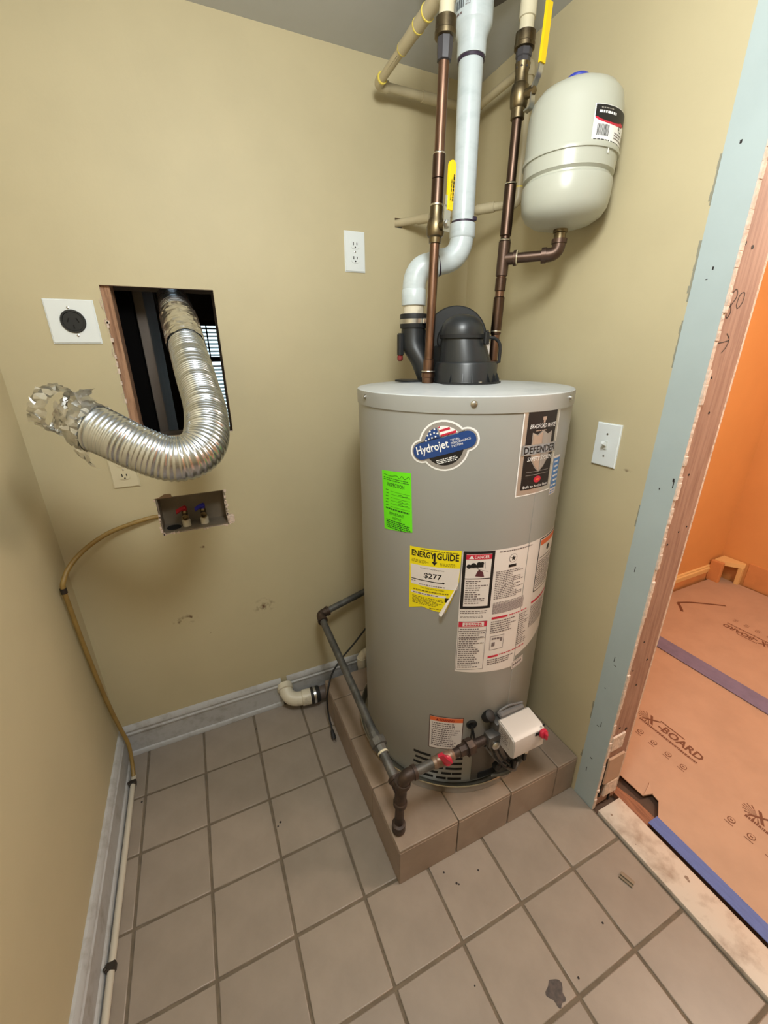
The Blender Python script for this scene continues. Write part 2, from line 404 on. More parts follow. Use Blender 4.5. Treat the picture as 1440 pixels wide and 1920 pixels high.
for (y, z, a, b) in ((-.672, 1.875, .002, .003), (-.678, 1.66, .0015, .003), (-.67, 1.64, .002, .001), (-.68, 1.17, .0012, .002), (-.668, .93, .0008, .008), (-.672, .62, .0008, .009), (-.678, .60, .004, .0008), (-.665, .5, .002, .001), (-.68, .36, .0008, .010), (-.671, .345, .004, .0008), (-.675, .2, .004, .0012), (-.668, .14, .0008, .009), (-.708, 1.20, .002, .004), (-.71, 1.19, .001, .010)):
    box(bm, XR - .0006, XR + .001, y - a, y + a, z - b, z + b)
obj('nail_hole', bm, M_ink, wall_right, kind='stuff')
# stud of the opening and the next room's board
bm = NB(); box(bm, 1.4455, 1.5465, DOOR_Y1, DOOR_Y1 + 0.04, 0.0, 2.2, 0.002); stud = obj('trim_3', bm, M_stud, kind='structure')
bm = NB(); box(bm, 1.4455, 1.5465, DOOR_Y0 - 0.04, DOOR_Y0, 0.0, 2.2, 0.002); box(bm, 1.4455, 1.5465, DOOR_Y0, DOOR_Y1, DOOR_Z, DOOR_Z + 0.09); obj('trim_4', bm, M_stud, kind='structure')
bm = NB()   # knots, nail holes
for (x, z, a, b) in ((1.455, 1.70, .004, .008), (1.483, 1.695, .004, .008), (1.462, 1.44, .003, .004), (1.49, 1.36, .003, .006), (1.476, 1.21, .003, .007), (1.50, 1.05, .0025, .005), (1.465, 1.02, .003, .006), (1.53, 1.06, .0025, .004), (1.48, .70, .003, .004), (1.52, .62, .004, .006), (1.462, .60, .003, .004), (1.5, .53, .004, .005), (1.51, .34, .006, .007), (1.475, .36, .004, .004)):
    lathe(bm, (x, DOOR_Y1 - .0006, z), (0, 1, 0), [(0, a), (.002, a)], 8)
obj('nail_hole', bm, M_ink, stud, kind='stuff')
def stud_pt(u, v, h): return Vector((1.455 + u, DOOR_Y1 - h, 1.49 + v))
D = Decal(stud_pt)
def stroke(D, P, wd, m, h):
    P = smoothpath([Vector((a, b, 0)) for a, b in P], 5)
    for a, b in zip(P[:-1], P[1:]):
        n = Vector((-(b - a).y, (b - a).x, 0)).normalized() * wd / 2
        vs = [D.pt(q.x, q.y, h) for q in (a - n, b - n, b + n, a + n)]
        f = D.bm.faces.new(vs); f.material_index = D.mi(m)
stroke(D, [(0, .118), (.012, .128), (.02, .115), (.008, .098), (-.004, .085), (.004, .072), (.012, .085), (.004, .1)], .0018, M_ink, .0006)
stroke(D, [(.026, .098), (.03, .118), (.045, .122), (.046, .104), (.034, .092), (.026, .098)], .0018, M_ink, .0006)
stroke(D, [(-.006, .022), (.012, .024), (.034, .028)], .0018, M_ink, .0006)
stroke(D, [(.02, .042), (.034, .03), (.03, .014), (.018, .002)], .0018, M_ink, .0006)
D.done('pencil_mark', stud)
bm = NB()   # torn chunks of board at the foot of the opening
box(bm, 1.446, 1.505, -.722, -.7155, .27, .335, .002); obj('drywall_chunk', bm, M_gyp, stud)
bm = NB(); box(bm, 1.452, 1.530, -.724, -.7155, .115, .235, .003); obj('drywall_scrap', bm, M_board, stud)
bm = NB(); box(bm, 1.47, 1.536, -.7225, -.7155, .04, .11, .006); obj('drywall_chunk', bm, M_gyp, stud)
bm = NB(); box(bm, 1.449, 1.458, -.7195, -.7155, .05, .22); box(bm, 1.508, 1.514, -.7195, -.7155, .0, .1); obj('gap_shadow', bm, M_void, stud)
wall_grid('wall_next_room_near', 'x', 1.548, 0.012, [YF, 0.06], [-0.05, 2.4], [(DOOR_Y0, DOOR_Y1 + 0.004, -0.06, DOOR_Z)], M_orange, M_gyp)

# floor with single tiles
bm = NB(); box(bm, XL - 0.1, 1.437, YF, YB + 0.1, -0.08, -0.003); floor = obj('floor', bm, M_grout, kind='structure', smooth=0)
tile_meshes = {}
def tile(parent, name, cx, cy, wx, wy, ztop, m, th=0.010, tilt=0):
    k = (round(wx, 3), round(wy, 3), m.name)
    if k not in tile_meshes:
        b = NB(); hx, hy = wx / 2, wy / 2
        box(b, -hx, hx, -hy, hy, -th, 0, 0)
        es = [e for e in b.edges if all(v.co.z > -1e-6 for v in e.verts)]
        bmesh.ops.bevel(b, geom=es, offset=0.0025, segments=2, profile=0.5, affect='EDGES')
        for f in b.faces: f.smooth = abs(f.normal.z) < 0.99 and f.normal.z > 0.05
        me = bpy.data.meshes.new(name); b.to_mesh(me); b.free(); me.materials.append(m); tile_meshes[k] = me
    o = bpy.data.objects.new(name, tile_meshes[k]); COL.objects.link(o); o.parent = parent
    o.location = Vector((cx, cy, ztop)) - OFF[parent.name]
    o.rotation_euler = (random.uniform(-.0018, .0018) + 0, random.uniform(-.0018, .0018), 0)
    return o
T, G = 0.205, 0.0075
random.seed(11)
xs = [(-0.076, 0)] + [(i * T, (i + 1) * T) for i in range(7)]
ys = [(0.0, 0.205)] + [(-(j + 1) * T, -j * T) for j in range(12)]
for a, b in xs:
    for c, d in ys:
        if a > 0.73 and b < 1.42 and c > -0.62 and d < 0.1: continue   # under the platform
        tile(floor, 'floor_tile', (a + b) / 2, (c + d) / 2, b - a - G, d - c - G, random.uniform(-.0004, .0004), M_tile)
bm = NB()   # dark dried splash and specks on the tiles
P = [(0.9777 + 0.021 * (1 + .25 * sin(3 * a) + .12 * sin(7 * a)) * cos(a), -0.996 + 0.026 * (1 + .2 * sin(2 * a + 1) + .1 * sin(5 * a)) * sin(a)) for a in [2 * pi * i / 28 for i in range(28)]]
prism(bm, P, (0, 0, .0006), (1, 0, 0), (0, 1, 0), .0006)
obj('dark_stain', bm, mat('dark_spill', rgb(50, 43, 41), 0.5, c2=rgb(82, 70, 64), scale=60), floor)
bm = NB()
for (x, y, r) in ((.86, -.66, .003), (.88, -.70, .0035), (.885, -.705, .0025), (.96, -.70, .003), (.43, -.30, .004), (.42, -.31, .003), (.41, .12, .003), (-.01, -.02, .0035), (1.17, -.60, .004), (.74, -.62, .004), (1.05, -1.0, .003), (.8, -.9, .002), (1.2, -.95, .003)):
    lathe(bm, (x, y, .0003), (0, 0, 1), [(0, r), (.001, r * .8)], 7)
obj('dirt_speck', bm, M_ink, floor, kind='stuff')

# baseboards
BB = [(0, 0), (.013, 0), (.022, .0005), (.022, .008), (.018, .016), (.013, .019), (.012, .098), (.017, .104), (.017, .110), (.013, .114), (.013, .120), (.016, .124), (.014, .132), (.007, .140), (0, .142)]
bm = NB(); profile_run(bm, BB, (XL, YB, 0), (.548, YB, 0), (0, -1, 0)); profile_run(bm, BB, (.574, YB, 0), (XR, YB, 0), (0, -1, 0))
obj('baseboard_back', bm, M_white_trim, kind='structure', smooth=30)
bm = NB(); profile_run(bm, BB, (XL, YB - .013, 0), (XL, YF, 0), (1, 0, 0)); obj('baseboard_left', bm, M_white_trim, kind='structure', smooth=30)

# cavity behind the big hole and the dark room beyond it
bm = NB(); box(bm, .158, .2215, .2325, .3205, .0, 2.4, .001); cs = obj('trim_5', bm, M_stud2, kind='structure')
D = Decal(lambda u, v, h: Vector((.2215 + h, .236 + u, v)))
stroke(D, [(.02, 1.60), (.035, 1.625), (.05, 1.61), (.045, 1.58), (.03, 1.57)], .002, M_ink, .0006)
stroke(D, [(.02, 1.50), (.05, 1.51)], .002, M_ink, .0006); stroke(D, [(.02, 1.47), (.04, 1.475), (.06, 1.46)], .002, M_ink, .0006)
D.done('pencil_mark', cs)
bm = NB(); box(bm, .51, .55, .2325, .3205, .0, 2.4, .001); obj('trim_6', bm, M_stud2, kind='structure')
bm = NB()   # ragged paper at the cut
for i in range(16):
    z = random.uniform(1.27, 1.66); y = .2195
    tube(bm, [(.199, y, z), (.199 - random.uniform(.003, .008), y - .002, z - .006), (.199 - random.uniform(.0, .01), y - .004, z - random.uniform(.01, .03))], .0005, 4)
for i in range(10):
    z = random.uniform(1.25, 1.6); box(bm, .196, .2 + random.uniform(0, .004), .2188, .226, z, z + random.uniform(.004, .02))
obj('torn_paper', bm, M_gyp, wall_back, kind='stuff')
bm = NB(); box(bm, -.7, 1.9, .334, 3.3, -.1, -.02); obj('floor_far_room', bm, M_darkroom, kind='structure', smooth=0)
bm = NB(); box(bm, -.7, 1.9, .334, 3.3, 2.2, 2.3); obj('ceiling_far_room', bm, M_ceil, kind='structure', smooth=0)
WX0, WX1, WZ0, WZ1 = .52, 1.30, .80, 1.76
wall_grid('wall_far_room_back', 'y', 3.05, .10, [-.7, 1.9], [-.1, 2.3], [(WX0, WX1, WZ0, WZ1)], M_darkroom)
bm = NB(); box(bm, -.8, -.7, .334, 3.15, -.1, 2.3); obj('wall_far_room_left', bm, M_darkroom, kind='structure', smooth=0)
bm = NB(); box(bm, 1.9, 2.0, .334, 3.15, -.1, 2.3); obj('wall_far_room_right', bm, M_darkroom, kind='structure', smooth=0)
bm = NB()
for a in ((WX0 - .04, WX0 + .012), (WX1 - .03, WX1 + .04)): box(bm, a[0], a[1], 3.02, 3.10, WZ0 - .04, WZ1 + .04)
for z in (WZ0 - .02, 1.455, WZ1): box(bm, WX0, WX1, 3.02, 3.10, z - .02, z + .022)
win = obj('window_1', bm, M_darkwood, kind='structure')
bm = NB(); box(bm, WX0, WX1, 3.10, 3.106, WZ0, WZ1); obj('pane', bm, mat('window_glass', (0.9, 0.95, 0.95, 1), 0.05, emit=0), win)
MATS['window_glass'].node_tree.nodes['Principled BSDF'].inputs['Transmission Weight'].default_value = 1.0
sl = NB(); box(sl, 0, WX1 - WX0 - .045, -.018, .018, -.0012, .0012); sm = bpy.data.meshes.new('slat'); sl.to_mesh(sm); sl.free(); sm.materials.append(M_blind)
z = WZ0 + .02
while z < WZ1 - .03:
    if abs(z - 1.455) > .03:
        o = bpy.data.objects.new('slat', sm); COL.objects.link(o); o.parent = win; o.location = (WX0 + .018, 3.045, z); o.rotation_euler = (radians(24), 0, 0)
    z += .032
bm = NB()
for x in (.60, .85, 1.1): box(bm, x, x + .012, 3.022, 3.024, WZ0, WZ1)
obj('blind_tape', bm, M_darkwood, win)
o = thing('wardrobe', 'dark tall cabinet seen through the square wall hole behind the foil duct', 'cabinet', (.1, .8, -.02))
bm = NB(); box(bm, -.5, .258, .36, 1.25, -.02, 2.19, .004); obj('cabinet_body', bm, M_darkwood, o)
bm = NB(); box(bm, .262, .292, .40, 1.27, -.02, 2.19, .002); obj('side_panel', bm, mat('grey_brown_panel', rgb(110, 100, 92), 0.7, var=.2, scale=5), o)

# next room
bm = NB(); box(bm, 1.437, 3.75, YF, 0.2, -0.09, -0.02); obj('floor_next_room', bm, M_subfloor, kind='structure', smooth=0)
wall_grid('wall_next_room_left', 'y', .06, .05, [1.56, 3.65], [-.05, 2.4], [], M_orange)
wall_grid('wall_next_room_far', 'x', 3.6, .05, [YF, .06], [-.05, 2.4], [], M_orange)
bm = NB(); box(bm, 1.445, 3.7, YF, .12, ZC, ZC + .08); obj('ceiling_next_room', bm, M_ceil, kind='structure', smooth=0)
bm = NB(); box(bm, 1.57, 3.594, .054, .0605, -.02, .055); obj('trim_7', bm, M_oldwall, kind='structure', smooth=0)
bm = NB(); profile_run(bm, [(0, .055), (.012, .055), (.012, .07), (.016, .074), (.016, .088), (.010, .094), (.010, .104), (0, .108)], (1.57, .06, 0), (3.50, .06, 0), (0, -1, 0)); obj('baseboard_next_room', bm, M_creamtrim, kind='structure')
bm = NB(); box(bm, 3.5925, 3.6, YF, -.11, .0, .165); obj('trim_8', bm, M_oldwall, kind='structure', smooth=0)
o = thing('corner_block', 'broken cream trim block left in the corner of the orange room', 'trim block', (3.53, .0, 0))
bm = NB(); box(bm, 3.465, 3.495, -.02, .052, .0, .150, .003); obj('side_piece', bm, M_oldwall, o)
bm = NB(); prism(bm, [(3.485, .04), (3.592, .04), (3.592, -.09), (3.57, -.10), (3.53, -.06), (3.495, -.01)], (0, 0, .128), (1, 0, 0), (0, 1, 0), .03); obj('top_piece', bm, M_creamtrim, o)
bm = NB(); box(bm, 3.555, 3.585, -.095, -.07, .0, .128, .002); obj('upright_piece', bm, M_creamtrim, o)

# ================================================================ floor coverings at the doorway
bm = NB(); box(bm, 1.440, 1.548, YF + .02, -.735, -.02, .011, .003, seg=2)
o = obj('door_threshold', bm, M_marble, label='pale veined marble threshold between floor tiles and doorway', cat='threshold', origin=(1.49, -1.5, -.02))
bm = NB()
for (x, y, r) in ((1.515, -.985, .006), (1.512, -.993, .004), (1.47, -.765, .004), (1.46, -.86, .002)): lathe(bm, (x, y, .0108), (0, 0, 1), [(0, r), (.0006, r * .9)], 9)
obj('smudge', bm, mat('grey_brown_smudge', rgb(140, 120, 104), .7), o, kind='stuff')
bm = NB(); prism(bm, [(1.552, -.705), (1.582, -.700), (1.600, -.775), (1.602, -.845), (1.59, -.845), (1.552, -.835)], (0, 0, -.018), (1, 0, 0), (0, 1, 0), .020)
obj('wood_strip', bm, M_redwood, label='narrow splintered reddish wood strip along the marble threshold', cat='wood strip', origin=(1.57, -.77, -.018))
def board(name, pts, z, label, text_rows):
    b = NB(); prism(b, pts, (0, 0, z), (1, 0, 0), (0, 1, 0), .0025); o = obj(name, b, M_board, label=label, cat='floor board', origin=(pts[0][0], pts[0][1], z), smooth=0)
    for (x, y, ang, s) in text_rows:
        D = Decal(lambda u, v, h: Vector((x + (v * cos(ang) - u * sin(ang)), y - (u * cos(ang) + v * sin(ang)), z + .0025 + h)))
        m = mat('brown_board_print', rgb(112, 72, 52), .7)
        D.text('X', 0, 0, .05 * s, .046 * s, m, .0005, .02, .2); D.text('-BOARD', .062 * s, .006 * s, .235 * s, .044 * s, m, .0005, .03)
        D.rect(.05 * s, .05 * s, .15 * s, .056 * s, m, .0005)
        D.lines(.0, -.022 * s, .235 * s, -.004 * s, 1, m, .0005, .6, .02)
        for k in range(9):
            a = 2.2 + k * .35; D.convex([(.02 * s, .02 * s), (.02 * s + .045 * s * cos(a), .022 * s + .03 * s * sin(a)), (.02 * s + .045 * s * cos(a + .12), .022 * s + .03 * s * sin(a + .12))], m, .0004)
        for k in range(5):
            D.disc(-.01 * s + k * .058 * s, -.075 * s, .012 * s, m, .0005, 12); D.disc(-.01 * s + k * .058 * s, -.074 * s, .009 * s, M_board, .0008, 12); D.rect(-.022 * s + k * .058 * s, -.095 * s, .004 * s + k * .058 * s, -.092 * s, m, .0005)
            D.rect(-.014 * s + k * .058 * s, -.077 * s, -.006 * s + k * .058 * s, -.072 * s, m, .001)
        D.done('printing', o)
    return o
board('protection_board', [(1.63, -.62), (1.636, -.765), (1.672, -.775), (1.668, -.80), (1.605, -.84), (1.605, YF + .02), (2.50, YF + .02), (2.52, .035), (1.64, .035)], .0, 'tan printed floor protection board just beyond the doorway', [(1.955, -.535, 0.0, 1.0), (1.905, -.955, 0.0, 1.0)])
board('protection_board', [(2.505, YF + .02), (3.575, YF + .02), (3.575, .035), (2.52, .035)], .0022, 'tan printed floor protection board at the far end of the orange room', [(3.02, -.53, pi, .95)])

far_board = bpy.data.objects['protection_board.001']
D = Decal(lambda u, v, h: Vector((u, v, .0047 + h)))   # hand-drawn arrow
stroke(D, [(3.215, -.205), (3.13, -.14), (3.06, -.09), (2.985, -.055)], .014, mat('brown_board_print', rgb(112, 72, 52), .7), .0006); stroke(D, [(2.985, -.055), (2.93, -.11), (2.91, -.125)], .016, MATS['brown_board_print'], .0007)
D.done('printing', far_board)
bm = NB(); prism(bm, [(1.637, -.765), (1.672, -.776), (1.70, -.742), (1.69, -.748)], (0, 0, .003), (1, 0, 0), (0, 1, 0), .004); obj('board_flap', bm, M_board, label='small lifted torn corner of board beside the doorway gap', cat='board scrap', origin=(1.66, -.76, .003), smooth=0)
def tape(a, b, wd, z, label, m=None):
    a, b = Vector(a), Vector(b); d = (b - a).normalized(); n = Vector((-d.y, d.x)) * wd / 2; b_ = NB(); L = (b - a).length; k = max(2, int(L / .08)); rs = []
    for i in range(k + 1):
        p = a + d * L * i / k; hz = z + random.uniform(0, .0008)
        rs.append([b_.verts.new((q.x, q.y, zz)) for q, zz in ((p - n, z - .001), (p + n, z - .001), (p + n, hz + .0006), (p, hz + .001), (p - n, hz + .0006))])
    fs = rings(b_, rs); bmesh.ops.recalc_face_normals(b_, faces=fs)
    return obj('painters_tape', b_, m or M_tape, label=label, cat='tape', origin=(a.x, a.y, z), smooth=70)
tape((1.580, -.835), (1.580, YF + .03), .046, .0145, 'blue tape strip running along the marble threshold edge')
tape((2.508, .0), (2.52, YF + .03), .10, .0065, 'long blue tape strip joining the two protection boards', mat('dusty_blue_tape', rgb(122, 116, 146), .6, var=.15, scale=20, bump=.3))

# ================================================================ TILED PLATFORM
o = plat = thing('tiled_platform', 'low tan tiled platform in the corner carrying the water heater', 'platform', (1.075, -.265, 0))
PX, PY0, PY1, PH = .720, -.632, .105, .155
bm = NB(); box(bm, PX + .008, XR - .001, PY0 + .008, PY1, -.002, PH - .004); obj('core', bm, M_grout, o, smooth=0)
g2 = .004
pxs = [(PX, .925), (.925, 1.130), (1.130, 1.335), (1.335, XR - .002)]; pys = [(PY0, -.427), (-.427, -.222), (-.222, -.017), (-.017, PY1)]
random.seed(5)
for a, b in pxs:
    for c, d in pys: tile(o, 'top_tile', (a + b) / 2, (c + d) / 2, b - a - g2, d - c - g2, PH, M_ptile)
for a, b in pxs:
    bm = NB(); box(bm, a + g2 / 2, b - g2 / 2, PY0 + .001, PY0 + .009, .001, PH - .010, .0015); obj('front_tile', bm, M_ptile, o)
for c, d in pys:
    bm = NB(); box(bm, PX + .001, PX + .009, c + g2 / 2, d - g2 / 2, .001, PH - .010, .0015); obj('side_tile', bm, M_ptile, o)

# ================================================================ DRAIN PAN
HX, HY, HR = 1.10, -.264, .30
bm = NB(); lathe(bm, (HX, HY, PH), (0, 0, 1), [(.001, .30), (.001, .321), (.036, .327), (.041, .331), (.044, .329), (.041, .325), (.006, .317), (.005, .30)], 72, True)
obj('drain_pan', bm, M_alum, label='shallow round metal drain pan under the grey water heater', cat='pan', origin=(HX, HY, PH))

# ================================================================ WATER HEATER
HZ0, HZ1, LIDZ = PH + .008, 1.372, 1.408
heater = o = thing('water_heater', 'tall grey cylindrical water heater covered in stickers', 'water heater', (HX, HY, HZ0))
bm = NB(); lathe(bm, (HX, HY, HZ0), (0, 0, 1), [(0, .292), (.02, .2985), (.024, HR), (HZ1 - HZ0, HR)], 96, True); obj('jacket', bm, M_jacket, o)
bm = NB(); lathe(bm, (HX, HY, HZ1 - .002), (0, 0, 1), [(0, .3005), (0, .3025), (.030, .3025), (.036, .3015), (.038, .299), (.0375, .29), (.040, .26), (.047, .16), (.048, .05), (.048, .0)], 96, True); [setattr(f, 'material_index', 1) for f in bm.faces if f.normal.z > .7]; obj('top_lid', bm, [M_jacket, M_lid_lit], o)  # upward faces get the light painted in, rim stays jacket grey
def cyl(th, z, r=HR): return Vector((HX + r * sin(radians(th)), HY - r * cos(radians(th)), z))
for th in (-90, -29.5, 26):
    bm = NB(); p = cyl(th, 1.392, .302); dr = cyl(th, 0, 1) - cyl(th, 0, 0)
    lathe(bm, p, dr, [(0, .008), (.0015, .008), (.002, .0055), (.005, .0055), (.006, .004), (.0062, 0)], 12); obj('lid_screw', bm, M_steel, o)
bm = NB(); box(bm, -.5, .5, -.5, .5, -.5, .5); bm.free()
def cyl_patch(bm, th0, th1, z0, z1, r0, r1, n=8):
    rs = []
    for i in range(n + 1):
        th = th0 + (th1 - th0) * i / n
        rs.append([bm.verts.new(cyl(th, z, r)) for z, r in ((z0, r0), (z1, r0), (z1, r1), (z0, r1))])
    fs = rings(bm, rs); bmesh.ops.recalc_face_normals(bm, faces=fs)
# louvre slots in staggered rows
random.seed(2)
slots = []
for k, z in enumerate((.285, .262, .239, .216, .193)):
    off = (0, 4, 0, 5, 2)[k]
    for a, b in ((-52 + off * .3, -41 + off), (-39 + off, -33 + off), (-31.5 + off * .8, -21.5)): slots.append((a, min(b, -20.5), z))
for a, b, z in slots:
    bm = NB(); cyl_patch(bm, a, b, z - .0048, z + .0048, HR - .006, HR + .0006, 5); obj('vent_slot', bm, M_void, o)
bm = NB(); cyl_patch(bm, -15.5, 27, .185, .345, HR - .01, HR + .003, 12); obj('burner_door', bm, mat('smoky_dark_burner_door', rgb(104, 100, 96), .35, .4), o)
bm = NB(); cyl_patch(bm, -11, 22, .190, .215, HR - .01, HR + .006, 12); obj('burner_window', bm, M_black, o)
bm = NB(); lathe(bm, cyl(-17.9, .432, HR - .004), cyl(-17.9, 0, 1) - cyl(-17.9, 0, 0), [(0, .017), (.007, .017), (.009, .014), (.006, .008)], 20); g = obj('grommet', bm, M_black, o)
for s in (-1, 1):
    bm = NB(); tube(bm, smoothpath([cyl(-17.9, .43, HR + .003), cyl(-17.6 + s * .6, .405, HR + .012), cyl(-17.2 + s * 1.6, .37, HR + .010), cyl(-16.6 + s * 2, .345, HR + .004)], 6), .003, 8); obj('wire', bm, M_black2, o)
bm = NB(); cyl_patch(bm, 6.0, 6.5, HZ0 + .02, HZ1 - .005, HR - .002, HR + .0008, 2); obj('jacket_seam', bm, M_jacket, o)

def on_heater(th0, z0):
    return lambda u, v, h: cyl(th0 + math.degrees(u / HR), z0 + v, HR + h)
# round badge with the capsule name plate
D = Decal(on_heater(-41.5, 1.2955)); D.place(0, 0, 18)
def capsule(D, hw, hh, m, h, n=12):
    P = [(hw - hh + hh * cos(a), hh * sin(a)) for a in [-pi / 2 + pi * i / n for i in range(n + 1)]] + [(-hw + hh + hh * cos(a), hh * sin(a)) for a in [pi / 2 + pi * i / n for i in range(n + 1)]]
    D.convex(P, m, h, .006)
D.disc(0, 0, .0605, M_whitep, .0006); capsule(D, .0845, .0285, M_whitep, .0006)
D.disc(0, 0, .0560, M_greyp, .0010); capsule(D, .0800, .0245, M_greyp, .0010)
D.disc(0, 0, .0465, M_blackp, .0014, 40, 180, 360)
P = [(.0465 * cos(radians(a)), .0465 * sin(radians(a))) for a in range(0, 181, 6)]
D.convex([p for p in P if p[0] <= -.001] + [(-.001, 0)], M_navy, .0014); D.convex([(-.001, 0)] + [p for p in P if p[0] >= -.001], M_whitep, .0014)
for k, (v0, v1) in enumerate(((.022, .028), (.033, .039), (.043, .0465))):
    xr = math.sqrt(max(.0465 ** 2 - v1 ** 2, .00001)); D.convex([(0, v0), (xr, v0), (xr, v1), (0, v1 - .001)], M_redp, .0017)
for (a, b) in ((-.037, .022), (-.029, .024), (-.021, .025), (-.012, .026), (-.03, .033), (-.022, .034), (-.013, .035), (-.022, .041), (-.010, .043), (-.006, .032)):
    D.convex([(a + .0024 * cos(t), b + .0024 * sin(t)) for t in [2 * pi * i / 5 for i in range(5)]], M_whitep, .0018)
capsule(D, .0765, .0200, M_navy, .0020)
D.rect(-.056, .0205, .056, .0215, M_blackp, .0016)
D.text('AMERICAN MADE', -.030, .0208, .030, .0240, M_blackp, .0022); D.text('ENHANCED', -.018, -.0250, .018, -.0215, M_blackp, .0022)
D.text('Hydrojet', -.068, -.0125, .012, .0135, M_whitep, .0024, .015, .05)
for k, t in enumerate(('TOTAL', 'PERFORMANCE', 'SYSTEM')): D.text(t, .018, .006 - k * .0072, .018 + (.022, .046, .026)[k], .0110 - k * .0072, M_whitep, .0024, .0)
D.lines(-.026, -.040, .026, -.028, 3, M_whitep, .0018, .5, .1)
D.done('round_badge', o, 'round silver badge with navy capsule reading Hydrojet')
# green inspection slip
D = Decal(on_heater(-75.2, 1.213)); w_ = .0965
D.convex([(0, 0), (w_, .008), (w_ * 1.07, -.152), (w_ * .09, -.165)], M_green, .0008)
D.place(.004, 0, -.5)
stroke(D, [(.004, -.008), (.03, -.010), (.05, -.006), (.058, -.012), (.066, -.004), (.075, -.011), (.086, -.003), (.09, -.008)], .0012, M_dgreen, .0013)
D.lines(.004, -.024, .092, -.014, 2, M_dgreen, .0012, .35)
D.text('INSPECTION', .018, -.038, .074, -.028, M_dgreen, .0013, .01)
for k in range(6):
    v = -.050 - k * .0085; D.rect(.012, v, .022, v + .0016, M_dgreen, .0012); D.rect(.030, v - .001, .092, v - .0004, M_dgreen, .0012)
    if k in (1, 3, 4): stroke(D, [(.055, v + .001), (.065, v + .004), (.072, v), (.085, v + .003)], .001, M_dgreen, .0013)
D.lines(.012, -.104, .094, -.097, 1, M_dgreen, .0012, .6)
D.text('IMPORTANT', .026, -.117, .074, -.109, M_dgreen, .0013, .0); D.text('NOTICE', .038, -.128, .066, -.121, M_dgreen, .0013, .0)
D.lines(.014, -.157, .096, -.131, 5, M_dgreen, .0012, .55)
D.done('inspection_slip', o, 'neon green inspection slip with dark green print')
# yellow energy label with its lower right corner torn and curled
D = Decal(on_heater(-56.7, 1.0225)); E_ = .1377
D.convex([(0, 0), (E_, .005), (E_ * .985, -.085), (E_ * .88, -.138), (E_ * .76, -.186), (E_ * .55, -.185), (E_ * .28, -.178), (0, -.192)], M_yel, .0010)
D.convex([(.003, -.052), (E_ * .985, -.046), (E_ * .965, -.106), (E_ * .955, -.112), (.005, -.112)], M_paper, .0013)
D.text('ENERGY', .006, -.026, .070, -.008, M_blackp, .0014, .028); D.text('GUIDE', .075, -.026, .132, -.006, M_blackp, .0014, .028)
D.rect(.0665, -.033, .0720, -.008, M_blackp, .0015); D.convex([(.0615, -.034), (.0770, -.034), (.0692, -.045)], M_blackp, .0015)
D.lines(.006, -.044, .056, -.034, 3, M_olive, .0014, .4); D.lines(.084, -.044, .128, -.034, 3, M_olive, .0014, .4); D.lines(.03, -.006, .13, .0, 1, M_olive, .0014, .4)
D.text('Estimated Yearly Energy Cost', .032, -.060, .096, -.0555, M_blackp, .0015)
D.text('$277', .042, -.088, .090, -.070, M_blackp, .0015, .02)
D.rect(.006, -.096, .098, -.0935, M_blackp, .0015); D.convex([(.092, -.092), (.099, -.092), (.0955, -.098)], M_blackp, .0016); D.lines(.006, -.103, .02, -.099, 1, M_print, .0015)
D.lines(.03, -.110, .1, -.105, 1, M_print, .0015); D.text('Cost Range of Similar Models', .034, -.121, .098, -.115, M_blackp, .0015)
D.lines(.012, -.130, .118, -.124, 1, M_olive, .0014); D.rect(.006, -.140, .104, -.133, M_paper, .0014); D.lines(.012, -.139, .1, -.134, 1, M_print, .0016, .6); D.rect(.101, -.152, .112, -.139, M_blackp, .0015)
D.lines(.010, -.172, .100, -.146, 6, M_olive, .0014, .45); D.lines(.06, -.180, .098, -.176, 1, M_olive, .0014)
lab = D.done('energy_label', o, 'yellow and white energy label with torn curled corner')
bm = NB(); rs = []   # curled-back white flap
for i in range(7):
    t = i / 6; a = Vector((E_ * (.74 + .23 * t), -.190 + .098 * t)); rr = .004 + .016 * (1 - abs(t - .3)); rs.append([bm.verts.new(on_heater(-56.7, 1.0225)(a.x - (.016 * (1 - t)) * sin(q) * .9, a.y + .004 * (1 - t) * sin(q), .0012 + (1 - t * .8) * .009 * (1 - cos(q)))) for q in (0, .7, 1.4, 2.1, 2.7)])
fs = rings(bm, rs, False, closed=False)
obj('curled_flap', bm, M_paper, lab)
# large white instruction sheet
D = Decal(on_heater(-30, 1.0265)); dg = lambda d: radians(d) * HR
W1 = dg(69.5)
D.convex([(0, 0), (dg(68), .004), (dg(68), -.335), (dg(44), -.362), (dg(37), -.370), (dg(36), -.404), (0, -.386)], M_paper, .0006)
x1 = dg(16.2)
D.rect(.002, -.173, x1, .0, M_blackp, .0010); D.rect(.010, -.165, x1 - .008, -.008, M_paper, .0013); D.rect(.010, -.023, x1 - .008, -.009, M_redp, .0016)
D.convex([(.017, -.021), (.030, -.021), (.0235, -.011)], M_whitep, .0019); D.text('DANGER', .032, -.0205, .070, -.0115, M_whitep, .0019, .005)
D.rect(.010, -.081, x1 - .008, -.0785, M_blackp, .0016)
for (a, b, r) in ((.018, -.043, .006), (.030, -.040, .007), (.044, -.036, .006), (.052, -.035, .005)): D.disc(a, b, r, M_blackp, .0016, 14)
D.rect(.014, -.046, .056, -.038, M_blackp, .0017); D.convex([(.036, -.072), (.060, -.075), (.056, -.060), (.045, -.052), (.040, -.06)], mat('brown_print', rgb(92, 44, 52), .5), .0017)
stroke(D, [(.04, -.046), (.046, -.056), (.044, -.066)], .0012, M_blackp, .0017); stroke(D, [(.012, -.052), (.03, -.048), (.07, -.06)], .0008, M_print, .0016); stroke(D, [(.06, -.03), (.062, -.05)], .0008, M_print, .0016)
D.lines(.013, -.158, x1 - .012, -.084, 11, M_print, .0016, .5, .5)
